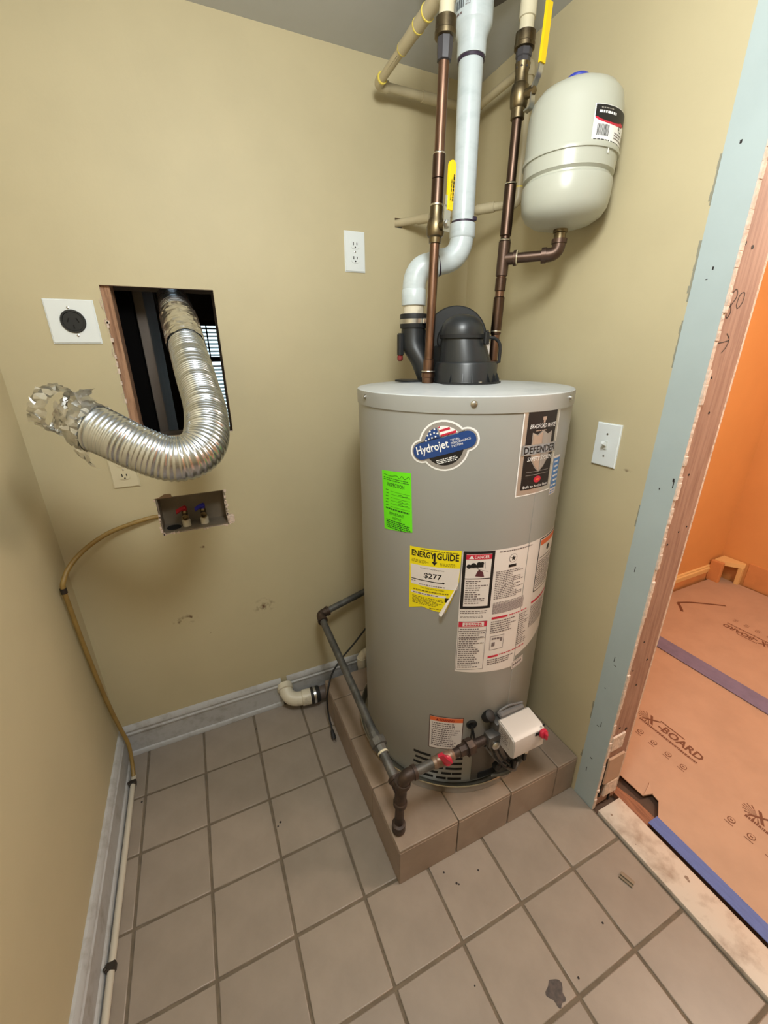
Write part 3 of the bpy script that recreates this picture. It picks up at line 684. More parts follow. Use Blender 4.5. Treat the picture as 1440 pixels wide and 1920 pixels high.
D.lines(.004, -.190, x1 - .006, -.178, 2, M_print, .0010, .45); D.lines(.004, -.203, x1 - .012, -.195, 2, M_print, .0010, .45)
x2 = dg(36.5); c0 = x1 + .008
D.lines(c0 + .004, -.009, x2 + .02, -.004, 1, M_print, .0010, .7, .1)
cc = (c0 + x2) / 2 - .002
D.disc(cc, -.030, .0125, M_print, .0010, 20); D.disc(cc, -.030, .0113, M_paper, .0013, 20)
for k in range(5):
    a = pi / 2 + k * 2 * pi / 5; D.convex([(cc + .0085 * cos(a), -.030 + .0085 * sin(a)), (cc + .0034 * cos(a + .63), -.030 + .0034 * sin(a + .63)), (cc + .0034 * cos(a + 3.14), -.030 + .0034 * sin(a + 3.14)), (cc + .0034 * cos(a - .63), -.030 + .0034 * sin(a - .63))], M_blackp, .0016, .002)
D.rect(cc - .012, -.056, cc + .012, -.048, M_blackp, .0012)
D.lines(c0, -.150, x2, -.062, 16, M_print, .0010, .5, .55); D.rect(c0, -.196, x2 + .006, -.166, mat('pale_grey_print', rgb(180, 168, 166), .6), .0009); D.lines(c0, -.196, x2 + .004, -.158, 10, M_print, .0011, .45, .05)
x3 = dg(45.5); x4 = dg(67)
D.rect(x3, -.168, x4, .0, M_blackp, .0010); D.rect(x3 + .003, -.165, x4 - .003, -.003, M_paper, .0013); D.rect(x3 + .006, -.022, x4 - .006, -.006, M_orangep, .0016); D.rect(x3 + .006, -.062, x4 - .006, -.06, M_blackp, .0016)
D.disc((x3 + x4) / 2, -.040, .010, M_blackp, .0016, 14); D.lines(x3 + .006, -.158, x4 - .006, -.068, 14, M_print, .0016, .5, .3)
D.rect(c0 - .004, -.214, x3, -.206, M_paper, .0010); D.rect(c0, -.213, c0 + .05, -.206, M_redp, .0013); D.lines(c0 + .055, -.213, x3 - .004, -.206, 1, M_redp, .0013, .5); D.rect(x3 - .002, -.205, x4, -.198, M_redp, .0011)
D.frame(.002, -.380, x1 - .004, -.214, .0012, M_print, .0010); D.rect(.002, -.232, x1 - .004, -.215, M_redp, .0012); D.rect(.013, -.230, x1 - .013, -.217, M_paper, .0014); D.lines(.018, -.229, x1 - .018, -.218, 2, M_redp, .0017, .6, .1)
D.lines(.006, -.374, x1 - .008, -.236, 20, M_print, .0012, .5, .45); D.rect(.002, -.247, x1 - .004, -.2455, M_print, .0012); D.rect(.002, -.270, x1 - .004, -.2685, M_print, .0012)
D.lines(c0, -.262, x2 - .012, -.218, 6, M_print, .0012, .5, .35); D.lines(x2 - .004, -.330, x3 - .006, -.218, 16, M_print, .0012, .45, .5); D.lines(x3, -.290, x4 - .01, -.212, 13, M_print, .0012, .45, .3)
D.frame(c0 + .002, -.318, c0 + .046, -.270, .0013, M_print, .0012); D.lines(c0 + .007, -.284, c0 + .035, -.276, 1, M_print, .0013, .8, .1); D.rect(c0 + .008, -.306, c0 + .018, -.292, M_print, .0013); D.rect(c0 + .034, -.292, c0 + .041, -.279, M_print, .0013)
D.rect(c0, -.345, c0 + .032, -.338, M_redp, .0012); D.lines(c0 + .036, -.343, x3 - .01, -.336, 1, M_redp, .0012, .5); D.lines(c0, -.372, x2 - .004, -.350, 3, M_print, .0012, .5, .4)
D.done('instruction_sheet', o, 'large white instruction sheet with a black framed DANGER box')
D = Decal(on_heater(4.5, .628)); D.place(0, 0, 8); D.rect(0, -.018, .052, .010, M_paper, .0012); D.frame(.003, -.015, .049, .007, .0012, M_print, .0016); D.lines(.006, -.010, .046, .002, 1, M_print, .0016, .7, .05)
D.done('small_white_sticker', o, 'small white sticker under the instruction sheet')
# silver edged black shield sticker
D = Decal(on_heater(-6.6, 1.1655)); SW, SH = .1235, .219
D.convex([(0, 0), (SW, .002), (SW, SH), (.010, SH), (0, SH - .015)], M_whitep, .0006); D.convex([(.003, .003), (SW - .003, .005), (SW - .003, SH - .003), (.011, SH - .003), (.003, SH - .016)], M_silver, .0009)
D.rect(.013, .016, SW - .013, SH - .013, M_blackp, .0013)
cx = SW / 2 + .002
sh = [(-.031, .046), (-.016, .040), (0, .050), (.016, .040), (.031, .046), (.031, .005), (.026, -.018), (.014, -.036), (0, -.047), (-.014, -.036), (-.026, -.018), (-.031, .005)]
D.convex([(cx + a * 1.08, .108 + b * 1.06) for a, b in sh], M_greyp, .0017); D.convex([(cx + a, .108 + b) for a, b in sh], M_silver, .0020)
D.convex([(cx + a, .108 + b) for a, b in sh if a >= 0], M_greyp, .0023)
D.text('BRADFORD WHITE', .020, .166, SW - .018, .176, M_whitep, .0022, .0, .25); D.rect(cx - .006, .184, cx + .006, .192, M_silver, .0018); D.rect(cx - .003, .178, cx + .003, .184, M_silver, .0018); D.lines(.04, .158, SW - .04, .162, 1, M_silver, .0018, .5)
D.rect(.006, .103, SW - .004, .128, M_greyp, .0026); D.rect(.008, .105, SW - .006, .126, mat('mid_grey_print', rgb(150, 152, 156), .5), .0029); D.text('DEFENDER', .010, .107, SW - .008, .124, M_blackp, .0034, .012) 
D.text('SAFETY SYSTEM', .022, .088, SW - .020, .098, M_whitep, .0030, .0, .2)
D.rect(.024, .060, SW - .022, .061, M_greyp, .0018); D.rect(.024, .052, SW - .022, .053, M_greyp, .0018)
D.disc(cx, .0395, .0125, M_redp, .0018, 20, ry=.0085); D.rect(cx - .006, .037, cx + .006, .0415, M_orangep, .0021)
D.text('Built to be the Best', .020, .0195, SW - .019, .0265, M_whitep, .0018, .0)
D.done('shield_sticker', o, 'black sticker with silver border and metal shield')
D = Decal(on_heater(17.6, 1.1605)); D.rect(0, -.012, .036, .092, M_paper, .0005); D.rect(.001, .006, .036, .086, M_bluep, .0009)
for k in range(6): D.lines(.006, .010 + k * .0125, .034, .019 + k * .0125, 1, M_whitep, .0012, .55, .3)
D.lines(.003, -.010, .034, .003, 2, M_bluep, .0010, .5); D.done('blue_sticker', o, 'small blue sticker at the edge of the shield sticker')
# low warning sticker
D = Decal(on_heater(-42.7, .3225)); LW, LH = .1045, .137
D.convex([(0, .004), (.004, 0), (LW - .012, .006), (LW, .014), (LW, LH), (0, LH)], mat('brown_print_edge', rgb(90, 62, 56), .6), .0007); D.convex([(.0025, .006), (.005, .003), (LW - .013, .009), (LW - .0025, .016), (LW - .0025, LH - .0025), (.0025, LH - .0025)], M_paper, .0011)
D.rect(.0025, LH - .019, LW - .0025, LH - .003, M_orangep, .0014); D.text('WARNING', .030, LH - .0165, .076, LH - .0065, mat('dark_red_print', rgb(140, 24, 24), .5), .0017, .03); D.convex([(.020, LH - .016), (.029, LH - .016), (.0245, LH - .007)], MATS['dark_red_print'], .0017)
D.lines(.008, .012, LW - .008, LH - .023, 12, M_print, .0014, .5, .3); D.done('warning_sticker', o, 'small white warning sticker with an orange red header')

# ================================================================ POWER VENT BLOWER
TZ = LIDZ + .0095
o = thing('vent_blower', 'black plastic vent blower bolted on top of the grey water heater', 'blower', (1.10, -.255, TZ))
bc = Vector((1.106, -.268, 0))
bm = NB()
fl = [(bc.x + .100 * cos(a), bc.y + .100 * sin(a)) for a in [radians(-160 + i * 10) for i in range(27)]] + [(.995, -.080), (.955, -.120), (.970, -.175), (1.03, -.19)]
prism(bm, fl, (0, 0, TZ), (1, 0, 0), (0, 1, 0), .005); b_ = obj('base_flange', bm, M_black, o)
bm = NB(); lathe(bm, (bc.x, bc.y, TZ + .004), (0, 0, 1), [(0, .089), (.002, .088), (.046, .086), (.051, .083), (.053, .077), (.053, .0)], 48); obj('skirt', bm, M_blower, o)
for a in (-150, -128, -112, -80, -62, -48, -34):
    bm = NB(); d = Vector((cos(radians(a)), sin(radians(a)), 0)); n = Vector((-d.y, d.x, 0)); p = Vector((bc.x, bc.y, TZ + .004))
    prism(bm, [(.086, 0), (.098, 0), (.0870, .024)], p - n * .001, d, (0, 0, 1), .002); obj('rib', bm, M_black, o)
for a in (-100, -40):
    bm = NB(); lathe(bm, (bc.x + .0945 * cos(radians(a)), bc.y + .0945 * sin(radians(a)), TZ + .005), (0, 0, 1), [(0, .005), (.003, .005), (.0045, .003), (.0047, 0)], 10); obj('flange_screw', bm, M_steel, o)
# bucket shaped intake housing with its strap and domed cap, leaning a little to the left
def ell_ring(bm, c, ax, ay, z, n=40): return [bm.verts.new((c.x + ax * cos(2 * pi * i / n), c.y + ay * sin(2 * pi * i / n), z)) for i in range(n)]
c0_ = Vector((1.099, -.263)); rs = []; bm = NB()
for z, ax, dx in ((TZ + .056, .072, .004), (TZ + .062, .071, .004), (TZ + .118, .058, -.004)): rs.append(ell_ring(bm, c0_ + Vector((dx, dx * -.6)), ax, ax, z))
fs = rings(bm, rs); bmesh.ops.recalc_face_normals(bm, faces=fs); obj('intake_housing', bm, M_blower, o)
bm = NB(); rs = []
for z, ax, dx in ((TZ + .117, .061, -.004), (TZ + .117, .064, -.004), (TZ + .126, .064, -.005), (TZ + .126, .060, -.005)): rs.append(ell_ring(bm, c0_ + Vector((dx, dx * -.6)), ax, ax, z))
fs = rings(bm, rs); bmesh.ops.recalc_face_normals(bm, faces=fs); obj('strap', bm, M_black2, o)
bm = NB(); rs = []
for z, k in ((.125, 1.0), (.138, .985), (.152, .91), (.164, .76), (.172, .54), (.177, .26), (.178, .02)): rs.append(ell_ring(bm, c0_ + Vector((-.005 - .002 * k, .003)), .0595 * k, .0595 * k, TZ + z))
fs = rings(bm, rs); bmesh.ops.recalc_face_normals(bm, faces=fs); obj('domed_cap', bm, M_blower, o)
bm = NB(); box(bm, 1.120, 1.134, -.331, -.320, TZ + .100, TZ + .131, .002); lathe(bm, (1.127, -.327, TZ + .130), (0, 0, 1), [(0, .004), (.004, .004), (.005, 0)], 10); obj('strap_latch', bm, M_black2, o)
# scroll: large disc behind
bm = NB(); sc = Vector((1.126, -.176, TZ + .114)); ax = Vector((-.56, -.83, 0)).normalized()
lathe(bm, sc - ax * .030, ax, [(0, .088), (.004, .092), (.052, .092), (.055, .089), (.055, .052), (.064, .047), (.065, .0)], 56); obj('scroll_housing', bm, M_black2, o)
bm = NB(); box(bm, 1.055, 1.17, -.225, -.125, TZ + .004, TZ + .10, .012, seg=2); obj('motor_block', bm, M_black2, o)
# outlet neck on the left
vo = Vector((1.0145, -.1215, 0))
bm = NB(); rs = []
for z, k, dx, dy in ((.004, .030, .028, -.045), (.05, .036, .02, -.03), (.095, .040, .004, -.004), (.112, .037, 0, 0), (.150, .035, 0, 0), (.1505, .033, 0, 0)): rs.append(ell_ring(bm, vo.xy + Vector((dx, dy)), k, k, TZ + z, 32))
fs = rings(bm, rs); bmesh.ops.recalc_face_normals(bm, faces=fs); obj('outlet_neck', bm, M_black, o)
bm = NB(); lathe(bm, (vo.x, vo.y, TZ + .148), (0, 0, 1), [(0, .033), (0, .0385), (.004, .0395), (.034, .0395), (.038, .0385), (.038, .033)], 32); obj('rubber_coupling', bm, M_black2, o)
bm = NB(); lathe(bm, (vo.x, vo.y, TZ + .160), (0, 0, 1), [(0, .0392), (0, .0404), (.012, .0404), (.012, .0392)], 32)
box(bm, vo.x + .006, vo.x + .028, vo.y - .049, vo.y - .037, TZ + .159, TZ + .173, .002); obj('hose_clamp', bm, M_steel, o)
bm = NB(); box(bm, .966, .982, -.128, -.108, TZ + .072, TZ + .135, .004); obj('sensor', bm, M_black2, o)
bm = NB(); lathe(bm, (.972, -.120, TZ + .058), (0, 0, 1), [(0, .005), (.004, .0085), (.014, .0085), (.016, .004)], 14); obj('sensor_tip', bm, mat('dull_red_rubber', rgb(120, 38, 38), .5), o)
bm = NB(); tube(bm, arc((1.146, -.300, TZ + .118), (1.185, -.315, TZ + .122), (1.182, -.318, TZ + .085), 8) + [(1.182, -.318, TZ + .055), (1.168, -.315, TZ + .052)], .0045, 8); obj('cable', bm, M_black2, o)
bm = NB(); box(bm, 1.158, 1.170, -.287, -.285, TZ + .070, TZ + .108); obj('white_tag', bm, M_paper, o, label='small white paper tag')

# ================================================================ WHITE PVC VENT
o = thing('vent_pipe', 'white plastic vent pipe rising from the black blower to the ceiling', 'pipe', (1.0145, -.1215, TZ + .187))
va = Vector((1.0145, -.1215, 0)); vb = Vector((1.1420, -.1630, 0)); R2 = .0300
pr_ = lambda v, z: Vector((v.x, v.y, z))
bm = NB(); seg(bm, pr_(va, 1.570), pr_(va, 1.640), [(0, R2), (1, R2)], 32); obj('pipe', bm, M_dirtypvc, o)
bm = NB(); lathe(bm, pr_(va, 1.626), (0, 0, 1), [(0, .030), (0, .0345), (.002, .0352), (.038, .0352), (.042, .033)], 32)
d1 = (vb - va).normalized(); mid = (va + vb) / 2; p1 = pr_(mid - d1 * .004, 1.733)
path = arc(pr_(va, 1.664), pr_(va, 1.722), pr_(va + d1 * .040, 1.726), 10) + [p1]
tube(bm, path, .0330, 32); seg(bm, p1 - d1 * .012 - Vector((0, 0, .002)), p1 + d1 * .001, [(0, .033), (0, .0352), (1, .0352), (1, .031)], 32)
obj('lower_elbow', bm, M_pvc, o)
bm = NB(); seg(bm, p1, p1 + d1 * .0035 + Vector((0, 0, .0008)), [(0, .0335), (1, .0335)], 32); obj('joint_ring', bm, M_primer, o)
bm = NB(); path = [p1 + d1 * .003 + Vector((0, 0, .001))] + arc(pr_(va + d1 * .078, 1.738), pr_(vb - d1 * .006, 1.742), pr_(vb, 1.795), 12)
tube(bm, path, .0325, 32); lathe(bm, pr_(vb, 1.792), (0, 0, 1), [(0, .032), (.003, .0345), (.006, .0352), (.034, .0352), (.036, .0345), (.036, .030)], 32); obj('upper_elbow', bm, M_pvc, o)
bm = NB(); lathe(bm, pr_(vb, 1.826), (0, 0, 1), [(0, .0300), (0, .0312), (.008, .0312), (.008, .030)], 32); box(bm, vb.x + .012, vb.x + .026, vb.y - .030, vb.y - .02, 1.832, 1.842, .002); obj('joint_ring', bm, M_primer, o)
bm = NB(); seg(bm, pr_(vb, 1.826), pr_(vb, 2.190), [(0, R2), (1, R2)], 32); obj('pipe', bm, M_pvc, o)
bm = NB(); lathe(bm, pr_(vb, 2.164), (0, 0, 1), [(0, .030), (0, .0325), (.007, .0325), (.007, .030)], 32); obj('joint_ring', bm, M_primer, o)
bm = NB(); lathe(bm, pr_(vb, 2.170), (0, 0, 1), [(0, .030), (0, .0350), (.034, .0350), (.056, .0455), (.058, .0465), (.118, .0465), (.120, .044)], 40); c_ = obj('reducer_coupling', bm, M_pvc, o)
bm = NB(); seg(bm, pr_(vb, 2.285), pr_(vb, ZC), [(0, .0440), (1, .0440)], 36); obj('pipe', bm, M_pvc, o)
dirc = Vector((.3825769 - vb.x, -1.291 - vb.y, 0)).normalized(); a0 = math.degrees(math.atan2(dirc.y, dirc.x))
def oncoup(u, v, h):
    a = radians(a0 - 42) + u / .0465; return Vector((vb.x + (.0465 + h) * cos(a), vb.y + (.0465 + h) * sin(a), 2.232 + v))
D = Decal(oncoup)
for k, t in enumerate((.0012, .002, .0008, .0018, .001, .0022, .0009, .0016)): D.rect(-.012 + k * .0028, .012, -.012 + k * .0028 + t, .028, M_blackp, .0006)
D.text('2x3', .014, .013, .026, .024, M_print, .0006); D.lines(-.010, .001, .010, .006, 1, M_print, .0006, .8)
D.done('printing', o)
o = thing('ceiling_collar', 'dark grey ring on the ceiling around the white vent pipe', 'collar', (vb.x, vb.y, ZC - .012))
bm = NB(); lathe(bm, pr_(vb, ZC - .014), (0, 0, 1), [(0, .0470), (0, .125), (.004, .130), (.0135, .130), (.0135, .047)], 40); obj('collar_ring', bm, mat('dark_grey_collar', rgb(84, 80, 78), .6), o)

# ================================================================ COPPER LINES
def along(a, b):
    a, b = Vector(a), Vector(b)
    return lambda z: a + (b - a) * ((z - a.z) / (b.z - a.z))
def ring_part(name, o, P, z0, z1, prof, m, n=24):
    bm = NB(); seg(bm, P(z0), P(z1), prof, n); return obj(name, bm, m, o)
RC = .0122
# --- left line
PL0 = along((1.0040, -.2320, 1.4165), (1.0205, -.2410, 2.21)); PL = lambda z: PL0(z if z < 1.5 else 1.5 + (z - 1.5) * .968)
o = thing('copper_water_line', 'left copper pipe in front of the white vent pipe, with yellow valve handle', 'pipe', PL(1.4165))
ring_part('pipe', o, PL, 1.4175, 1.812, [(0, RC), (1, RC)], M_copper); ring_part('pipe', o, PL, 1.835, 2.150, [(0, RC), (1, RC)], M_copper)
ring_part('adapter', o, PL, 1.4185, 1.482, [(0, .0165), (.22, .0165), (.24, .0185), (.42, .0185), (.44, .0155), (.97, .0150), (1, .0125)], M_copper)
ring_part('solder_joint', o, PL, 1.4480, 1.4510, [(0, .0187), (.5, .0192), (1, .0187)], M_solder)
for z in (1.905, 1.957): ring_part('coupling', o, PL, z - .055 if z < 1.93 else 1.904, z, [(0, .0125), (.03, .0150), (.97, .0150), (1, .0125)], M_copper2)
ring_part('solder_joint', o, PL, 1.9535, 1.958, [(0, .0150), (.5, .0153), (1, .0130)], M_solder); ring_part('solder_joint', o, PL, 1.848, 1.852, [(0, .0152), (.5, .0156), (1, .0152)], M_solder)
bm = NB(); seg(bm, PL(1.765), PL(1.850), [(0, .0125), (.02, .0150), (.16, .0155), (.20, .0200), (.26, .0215), (.44, .0225), (.58, .0205), (.68, .0165), (.96, .0160), (1, .0125)], 24)
vs_dir = Vector((.25, -1, 0)).normalized(); vc = PL(1.802)
seg(bm, vc, vc + vs_dir * .034, [(0, .012), (.6, .011), (1, .010)], 16); obj('valve_body', bm, M_brass, o)
hc = vc + vs_dir * .034
side = Vector((-vs_dir.y, vs_dir.x, 0))
bm = NB(); box(bm, -.011, .011, -.001, .001, -.014, .040); box(bm, -.0085, .0085, -.001, .001, .036, .060)
bmesh.ops.rotate(bm, verts=bm.verts, matrix=Matrix.Rotation(math.atan2(vs_dir.x, -vs_dir.y), 3, 'Z')); bmesh.ops.translate(bm, verts=bm.verts, vec=hc + side * .004)
obj('handle_plate', bm, M_steel, o)
bm = NB(); seg(bm, hc, hc + vs_dir * .010, [(0, .0095), (.7, .0095), (1, .0065)], 6); obj('handle_nut', bm, M_steel, o)
bm = NB()
ctr = hc + side * .010 - vs_dir * .002; upv = (Vector((0, 0, 1)) + side * .055).normalized()
pts = [(-.0095, .030), (.0095, .030), (.0115, .120)] + [(.0115 * cos(a), .120 + .0115 * sin(a)) for a in [pi * i / 8 for i in range(1, 8)]] + [(-.0115, .120)]
prism(bm, pts, ctr + vs_dir * .005, side, upv, -.008); bmesh.ops.bevel(bm, geom=list(bm.edges), offset=.0014, segments=2, affect='EDGES'); gh = obj('handle_grip', bm, M_yellow, o, label='yellow vinyl grip')
D = Decal(lambda u, v, h: ctr + side * u + upv * v + vs_dir * (.0052 + h + .0004))
D.place(.0015, .050, 90); D.lines(0, -.006, .055, .0, 1, M_blackp, .0006, .7, .05); D.lines(0, .002, .044, .006, 1, M_blackp, .0006, .6, .1); D.done('printing', gh)
ring_part('threaded_adapter', o, PL, 2.125, 2.172, [(0, .0130), (.04, .0165), (.30, .0175), (1, .0185)], mat('black_rubber_fitting', rgb(58, 56, 60), .45), 8)
ring_part('brass_collar', o, PL, 2.165, 2.200, [(0, .019), (.05, .0235), (.3, .0240), (.34, .0230), (.95, .0230), (1, .018)], M_brass)
ring_part('cream_pipe', o, PL, 2.198, 2.232, [(0, .0163), (1, .0163)], M_cpvc2); ring_part('cream_coupling', o, PL, 2.226, 1.5 + (ZC - 1.501) / .968, [(0, .0163), (.01, .0190), (1, .0190)], M_cpvc2)
# --- right line
PR = along((1.2240, -.2365, 1.4165), (1.2335, -.2490, 2.21))
o = thing('copper_water_line', 'right dark copper pipe beside the cream tank, with lever valve up high', 'pipe', PR(1.4165))
ring_part('pipe', o, PR, 1.4175, 1.745, [(0, RC), (1, RC)], M_copper); ring_part('pipe', o, PR, 1.745, 2.06, [(0, RC), (1, RC)], M_copper2)
ring_part('adapter', o, PR, 1.4185, 1.475, [(0, .0165), (.3, .0165), (.34, .0150), (.97, .0150), (1, .0125)], M_copper)
ring_part('coupling', o, PR, 1.545, 1.645, [(0, .0125), (.03, .0150), (.97, .0150), (1, .0125)], M_copper2); ring_part('solder_joint', o, PR, 1.553, 1.556, [(0, .0152), (.5, .0155), (1, .0152)], M_solder)
ring_part('coupling', o, PR, 1.658, 1.692, [(0, .0125), (.05, .0148), (.95, .0148), (1, .0125)], M_copper2)
TEE = PR(1.737)
bm = NB(); seg(bm, PR(1.694), PR(1.780), [(0, .0125), (.03, .0160), (.97, .0160), (1, .0125)], 24)
TKC = Vector((1.322, -.345, 0)); ad = Vector((TKC.x - TEE.x, TKC.y - TEE.y, 0)); AL = ad.length; ad.normalize()
seg(bm, TEE, TEE + ad * .036, [(0, .0150), (.75, .0150), (.78, .0190), (1, .0190)], 24); obj('tee', bm, mat('brown_black_fitting', rgb(92, 74, 64), .4, .8, var=.2, scale=30), o)
ring_part('solder_joint', o, PR, 1.780, 1.784, [(0, .0152), (.5, .0156), (1, .0140)], M_solder)
ring_part('coupling', o, PR, 1.79, 1.905, [(0, .0125), (.02, .0150), (.98, .0150), (1, .0125)], M_copper2); ring_part('solder_joint', o, PR, 1.905, 1.909, [(0, .0153), (.5, .0158), (1, .0135)], M_solder)
bm = NB(); seg(bm, PR(2.035), PR(2.140), [(0, .0130), (.02, .0165), (.20, .0165), (.24, .0200), (.45, .0225), (.62, .0200), (.66, .0165), (.84, .0150), (1, .0185)], 24)
vd2 = Vector((.2, -.98, 0)).normalized(); vc = PR(2.078); seg(bm, vc, vc + vd2 * .036, [(0, .012), (1, .0095)], 16); obj('valve_body', bm, M_brass, o)
hc = vc + vd2 * .036
bm = NB(); seg(bm, hc - vd2 * .006, hc + vd2 * .008, [(0, .011), (.5, .011), (1, .008)], 6); obj('handle_nut', bm, M_brass, o)
s2 = Vector((-vd2.y, vd2.x, 0)) 
lever = [hc + vd2 * -.014 + Vector((0, 0, -.034)), hc + vd2 * .002 + Vector((0, 0, -.028)), hc + vd2 * .003 + Vector((0, 0, .002)), hc + vd2 * .010 + Vector((0, 0, .016)), hc + vd2 * .018 + Vector((0, 0, .032)), hc + vd2 * .020 + Vector((0, 0, .050))]
def ribbon(bm, P, wv, wd, th):
    P = [Vector(p) for p in P]; rs = []
    for i, p in enumerate(P):
        d = (P[min(i + 1, len(P) - 1)] - P[max(i - 1, 0)]).normalized(); n = d.cross(wv).normalized()
        rs.append([bm.verts.new(p + wv * a * wd / 2 + n * b * th / 2) for a, b in ((-1, -1), (1, -1), (1, 1), (-1, 1))])
    fs = rings(bm, rs); bmesh.ops.recalc_face_normals(bm, faces=fs)
bm = NB(); ribbon(bm, smoothpath(lever, 5), s2, .015, .0035); obj('lever', bm, M_steel, o)
bm = NB(); ribbon(bm, smoothpath([lever[-1] + Vector((0, 0, -.008)), lever[-1] + vd2 * .003 + Vector((0, 0, .045)), lever[-1] + vd2 * .005 + Vector((0, 0, .093))], 5), s2, .017, .0075); obj('lever_grip', bm, M_yellow, o, label='yellow vinyl lever grip')
ring_part('threaded_adapter', o, PR, 2.128, 2.172, [(0, .0150), (.06, .0175), (.5, .0165), (.55, .0185), (1, .0190)], MATS['black_rubber_fitting'], 8)
ring_part('brass_collar', o, PR, 2.165, 2.196, [(0, .019), (.05, .0235), (.3, .0240), (.34, .0230), (.95, .0230), (1, .018)], M_brass)
ring_part('cream_pipe', o, PR, 2.194, 2.225, [(0, .0163), (1, .0163)], M_cpvc2); ring_part('cream_coupling', o, PR, 2.219, ZC - .001, [(0, .0163), (.01, .0190), (1, .0190)], M_cpvc2)

# ================================================================ EXPANSION TANK
o = thing('expansion_tank', 'cream expansion tank with blue cap hung beside the right copper pipe', 'tank', (TKC.x, TKC.y, 1.737))
TB = 1.792
bm = NB(); lathe(bm, (TKC.x, TKC.y, TB), (0, 0, 1), [(0, .020), (.003, .045), (.010, .072), (.022, .091), (.038, .101), (.060, .1045), (.085, .1055), (.091, .1045), (.0955, .0985), (.099, .0985), (.104, .1050), (.133, .1060), (.1335, .1095), (.139, .1100), (.143, .1085), (.147, .1065), (.225, .1050), (.250, .0990), (.266, .0850), (.277, .0630), (.283, .0350), (.285, 0)], 64); obj('tank_shell', bm, M_tank, o)
bm = NB(); lathe(bm, (TKC.x - .012, TKC.y - .008, TB + .280), (0, 0, 1), [(0, .026), (.010, .026), (.014, .023), (.015, 0)], 28); obj('valve_cap', bm, M_blue, o, label='blue plastic valve cap')
ez = 1.737
bm = NB(); seg(bm, TEE + ad * .034, TEE + ad * (AL - .030), [(0, .0125), (1, .0125)], 24); obj('nipple', bm, MATS['brown_black_fitting'], o)
bm = NB(); seg(bm, TEE + ad * .034, TEE + ad * .0385, [(0, .0188), (1, .0180)], 24); obj('thread_tape', bm, M_cpvc, o)
bm = NB(); e0 = TEE + ad * (AL - .036); e0.z = ez; e1 = Vector((TKC.x, TKC.y, ez)); e2 = Vector((TKC.x, TKC.y, ez + .034))
tube(bm, [e0] + arc(e0.lerp(e1, .35), e1, e1.lerp(e2, .6), 8) + [e2], .0165, 24); seg(bm, e0 - ad * .004, e0 + ad * .008, [(0, .019), (1, .019)], 24); seg(bm, e2 - Vector((0, 0, .010)), e2, [(0, .0190), (1, .0190)], 24); obj('elbow', bm, MATS['brown_black_fitting'], o)
bm = NB(); seg(bm, e2 - Vector((0, 0, .002)), e2 + Vector((0, 0, .028)), [(0, .0145), (.5, .0145), (.55, .018), (1, .018)], 20); obj('tank_inlet', bm, M_brass, o)
def ontank(u, v, h):
    th = -23 + math.degrees(u / .107); return Vector((TKC.x + (.1068 + h) * sin(radians(th)), TKC.y - (.1068 + h) * cos(radians(th)), 1.928 + v))
D = Decal(ontank); LW, LH = .118, .070
D.rect(0, 0, LW, LH, M_whitep, .0006); D.rect(.002, LH - .022, LW, LH - .001, M_blackp, .0010)
D.convex([(.002, LH - .018)] + [(.002 + .05 * (1 - cos(t)), LH - .022 - .010 * sin(t)) for t in [pi * i / 10 for i in range(11)]] + [(LW, LH - .018)], M_redp, .0008); D.disc(.045, LH - .020, .038, M_blackp, .0011, 20, 180, 360, ry=.008)
D.lines(.010, LH - .016, .058, LH - .010, 1, M_whitep, .0014, .7, .02); D.lines(.014, LH - .008, .05, LH - .005, 1, M_greyp, .0014, .6)
u = .010
while u < .040:
    t = random.uniform(.0008, .0022); D.rect(u, .016, u + t, .036, M_blackp, .0010); u += t + random.uniform(.0007, .0014)
D.text('4.5', .074, .030, .090, .042, M_blackp, .0010); D.lines(.060, .014, .110, .028, 3, M_print, .0010, .5, .4); D.lines(.004, .003, .112, .011, 2, M_blackp, .0010, .5, .1)
D.rect(.046, -.012, .050, .012, M_whitep, .0013)
D.done('tank_label', o, 'white label with black and red header and bar code')

# ================================================================ CREAM CPVC RUNS
RP = .0112
def run(o, name, a, b, r=RP, m=M_cpvc):
    bm = NB(); seg(bm, a, b, [(0, r), (1, r)], 20); return obj(name, bm, m, o)
def elbow(o, a, c, b, r=.0145, m=M_cpvc):
    bm = NB(); a, c, b = Vector(a), Vector(c), Vector(b); tube(bm, [a] + arc(a.lerp(c, .45), c, b.lerp(c, .45), 6) + [b], r, 20); obj('elbow', bm, m, o)
o = thing('cream_pipe_loop', 'cream plastic pipe loop under the ceiling left of the white vent pipe', 'pipe', (1.03, .15, 2.235))
EC = Vector((1.032, .155, 2.238))
pa = Vector((1.0385, -.183, 2.252))
run(o, 'pipe', EC + Vector((0, -.02, 0)), pa); elbow(o, EC + Vector((0, -.032, .0015)), EC, EC + Vector((.032, 0, 0)))
dirL = (pa - EC).normalized()
bm = NB(); seg(bm, EC + dirL * .155, EC + dirL * .235, [(0, .0115), (0, .0148), (.5, .0148), (1, .0160)], 20); obj('coupling', bm, M_cpvc, o)
bm = NB(); seg(bm, EC + dirL * .235, pa, [(0, .0160), (1, .0172)], 20); obj('coupling', bm, M_cpvc, o)
for t in (.153, .236, .280): 
    bm = NB(); seg(bm, EC + dirL * t, EC + dirL * (t + .003), [(0, .0150 + (t - .15) * .025), (1, .0150 + (t - .15) * .025)], 20); obj('cement_ring', bm, M_glue, o)
bm = NB(); seg(bm, EC + Vector((0, -.031, .001)), EC + Vector((0, -.035, .001)), [(0, .0152), (1, .0148)], 20); obj('cement_ring', bm, M_glue, o)
EX = Vector((1.378, .155, 2.238)); run(o, 'pipe', EC + Vector((.02, 0, 0)), EX - Vector((.02, 0, 0)))
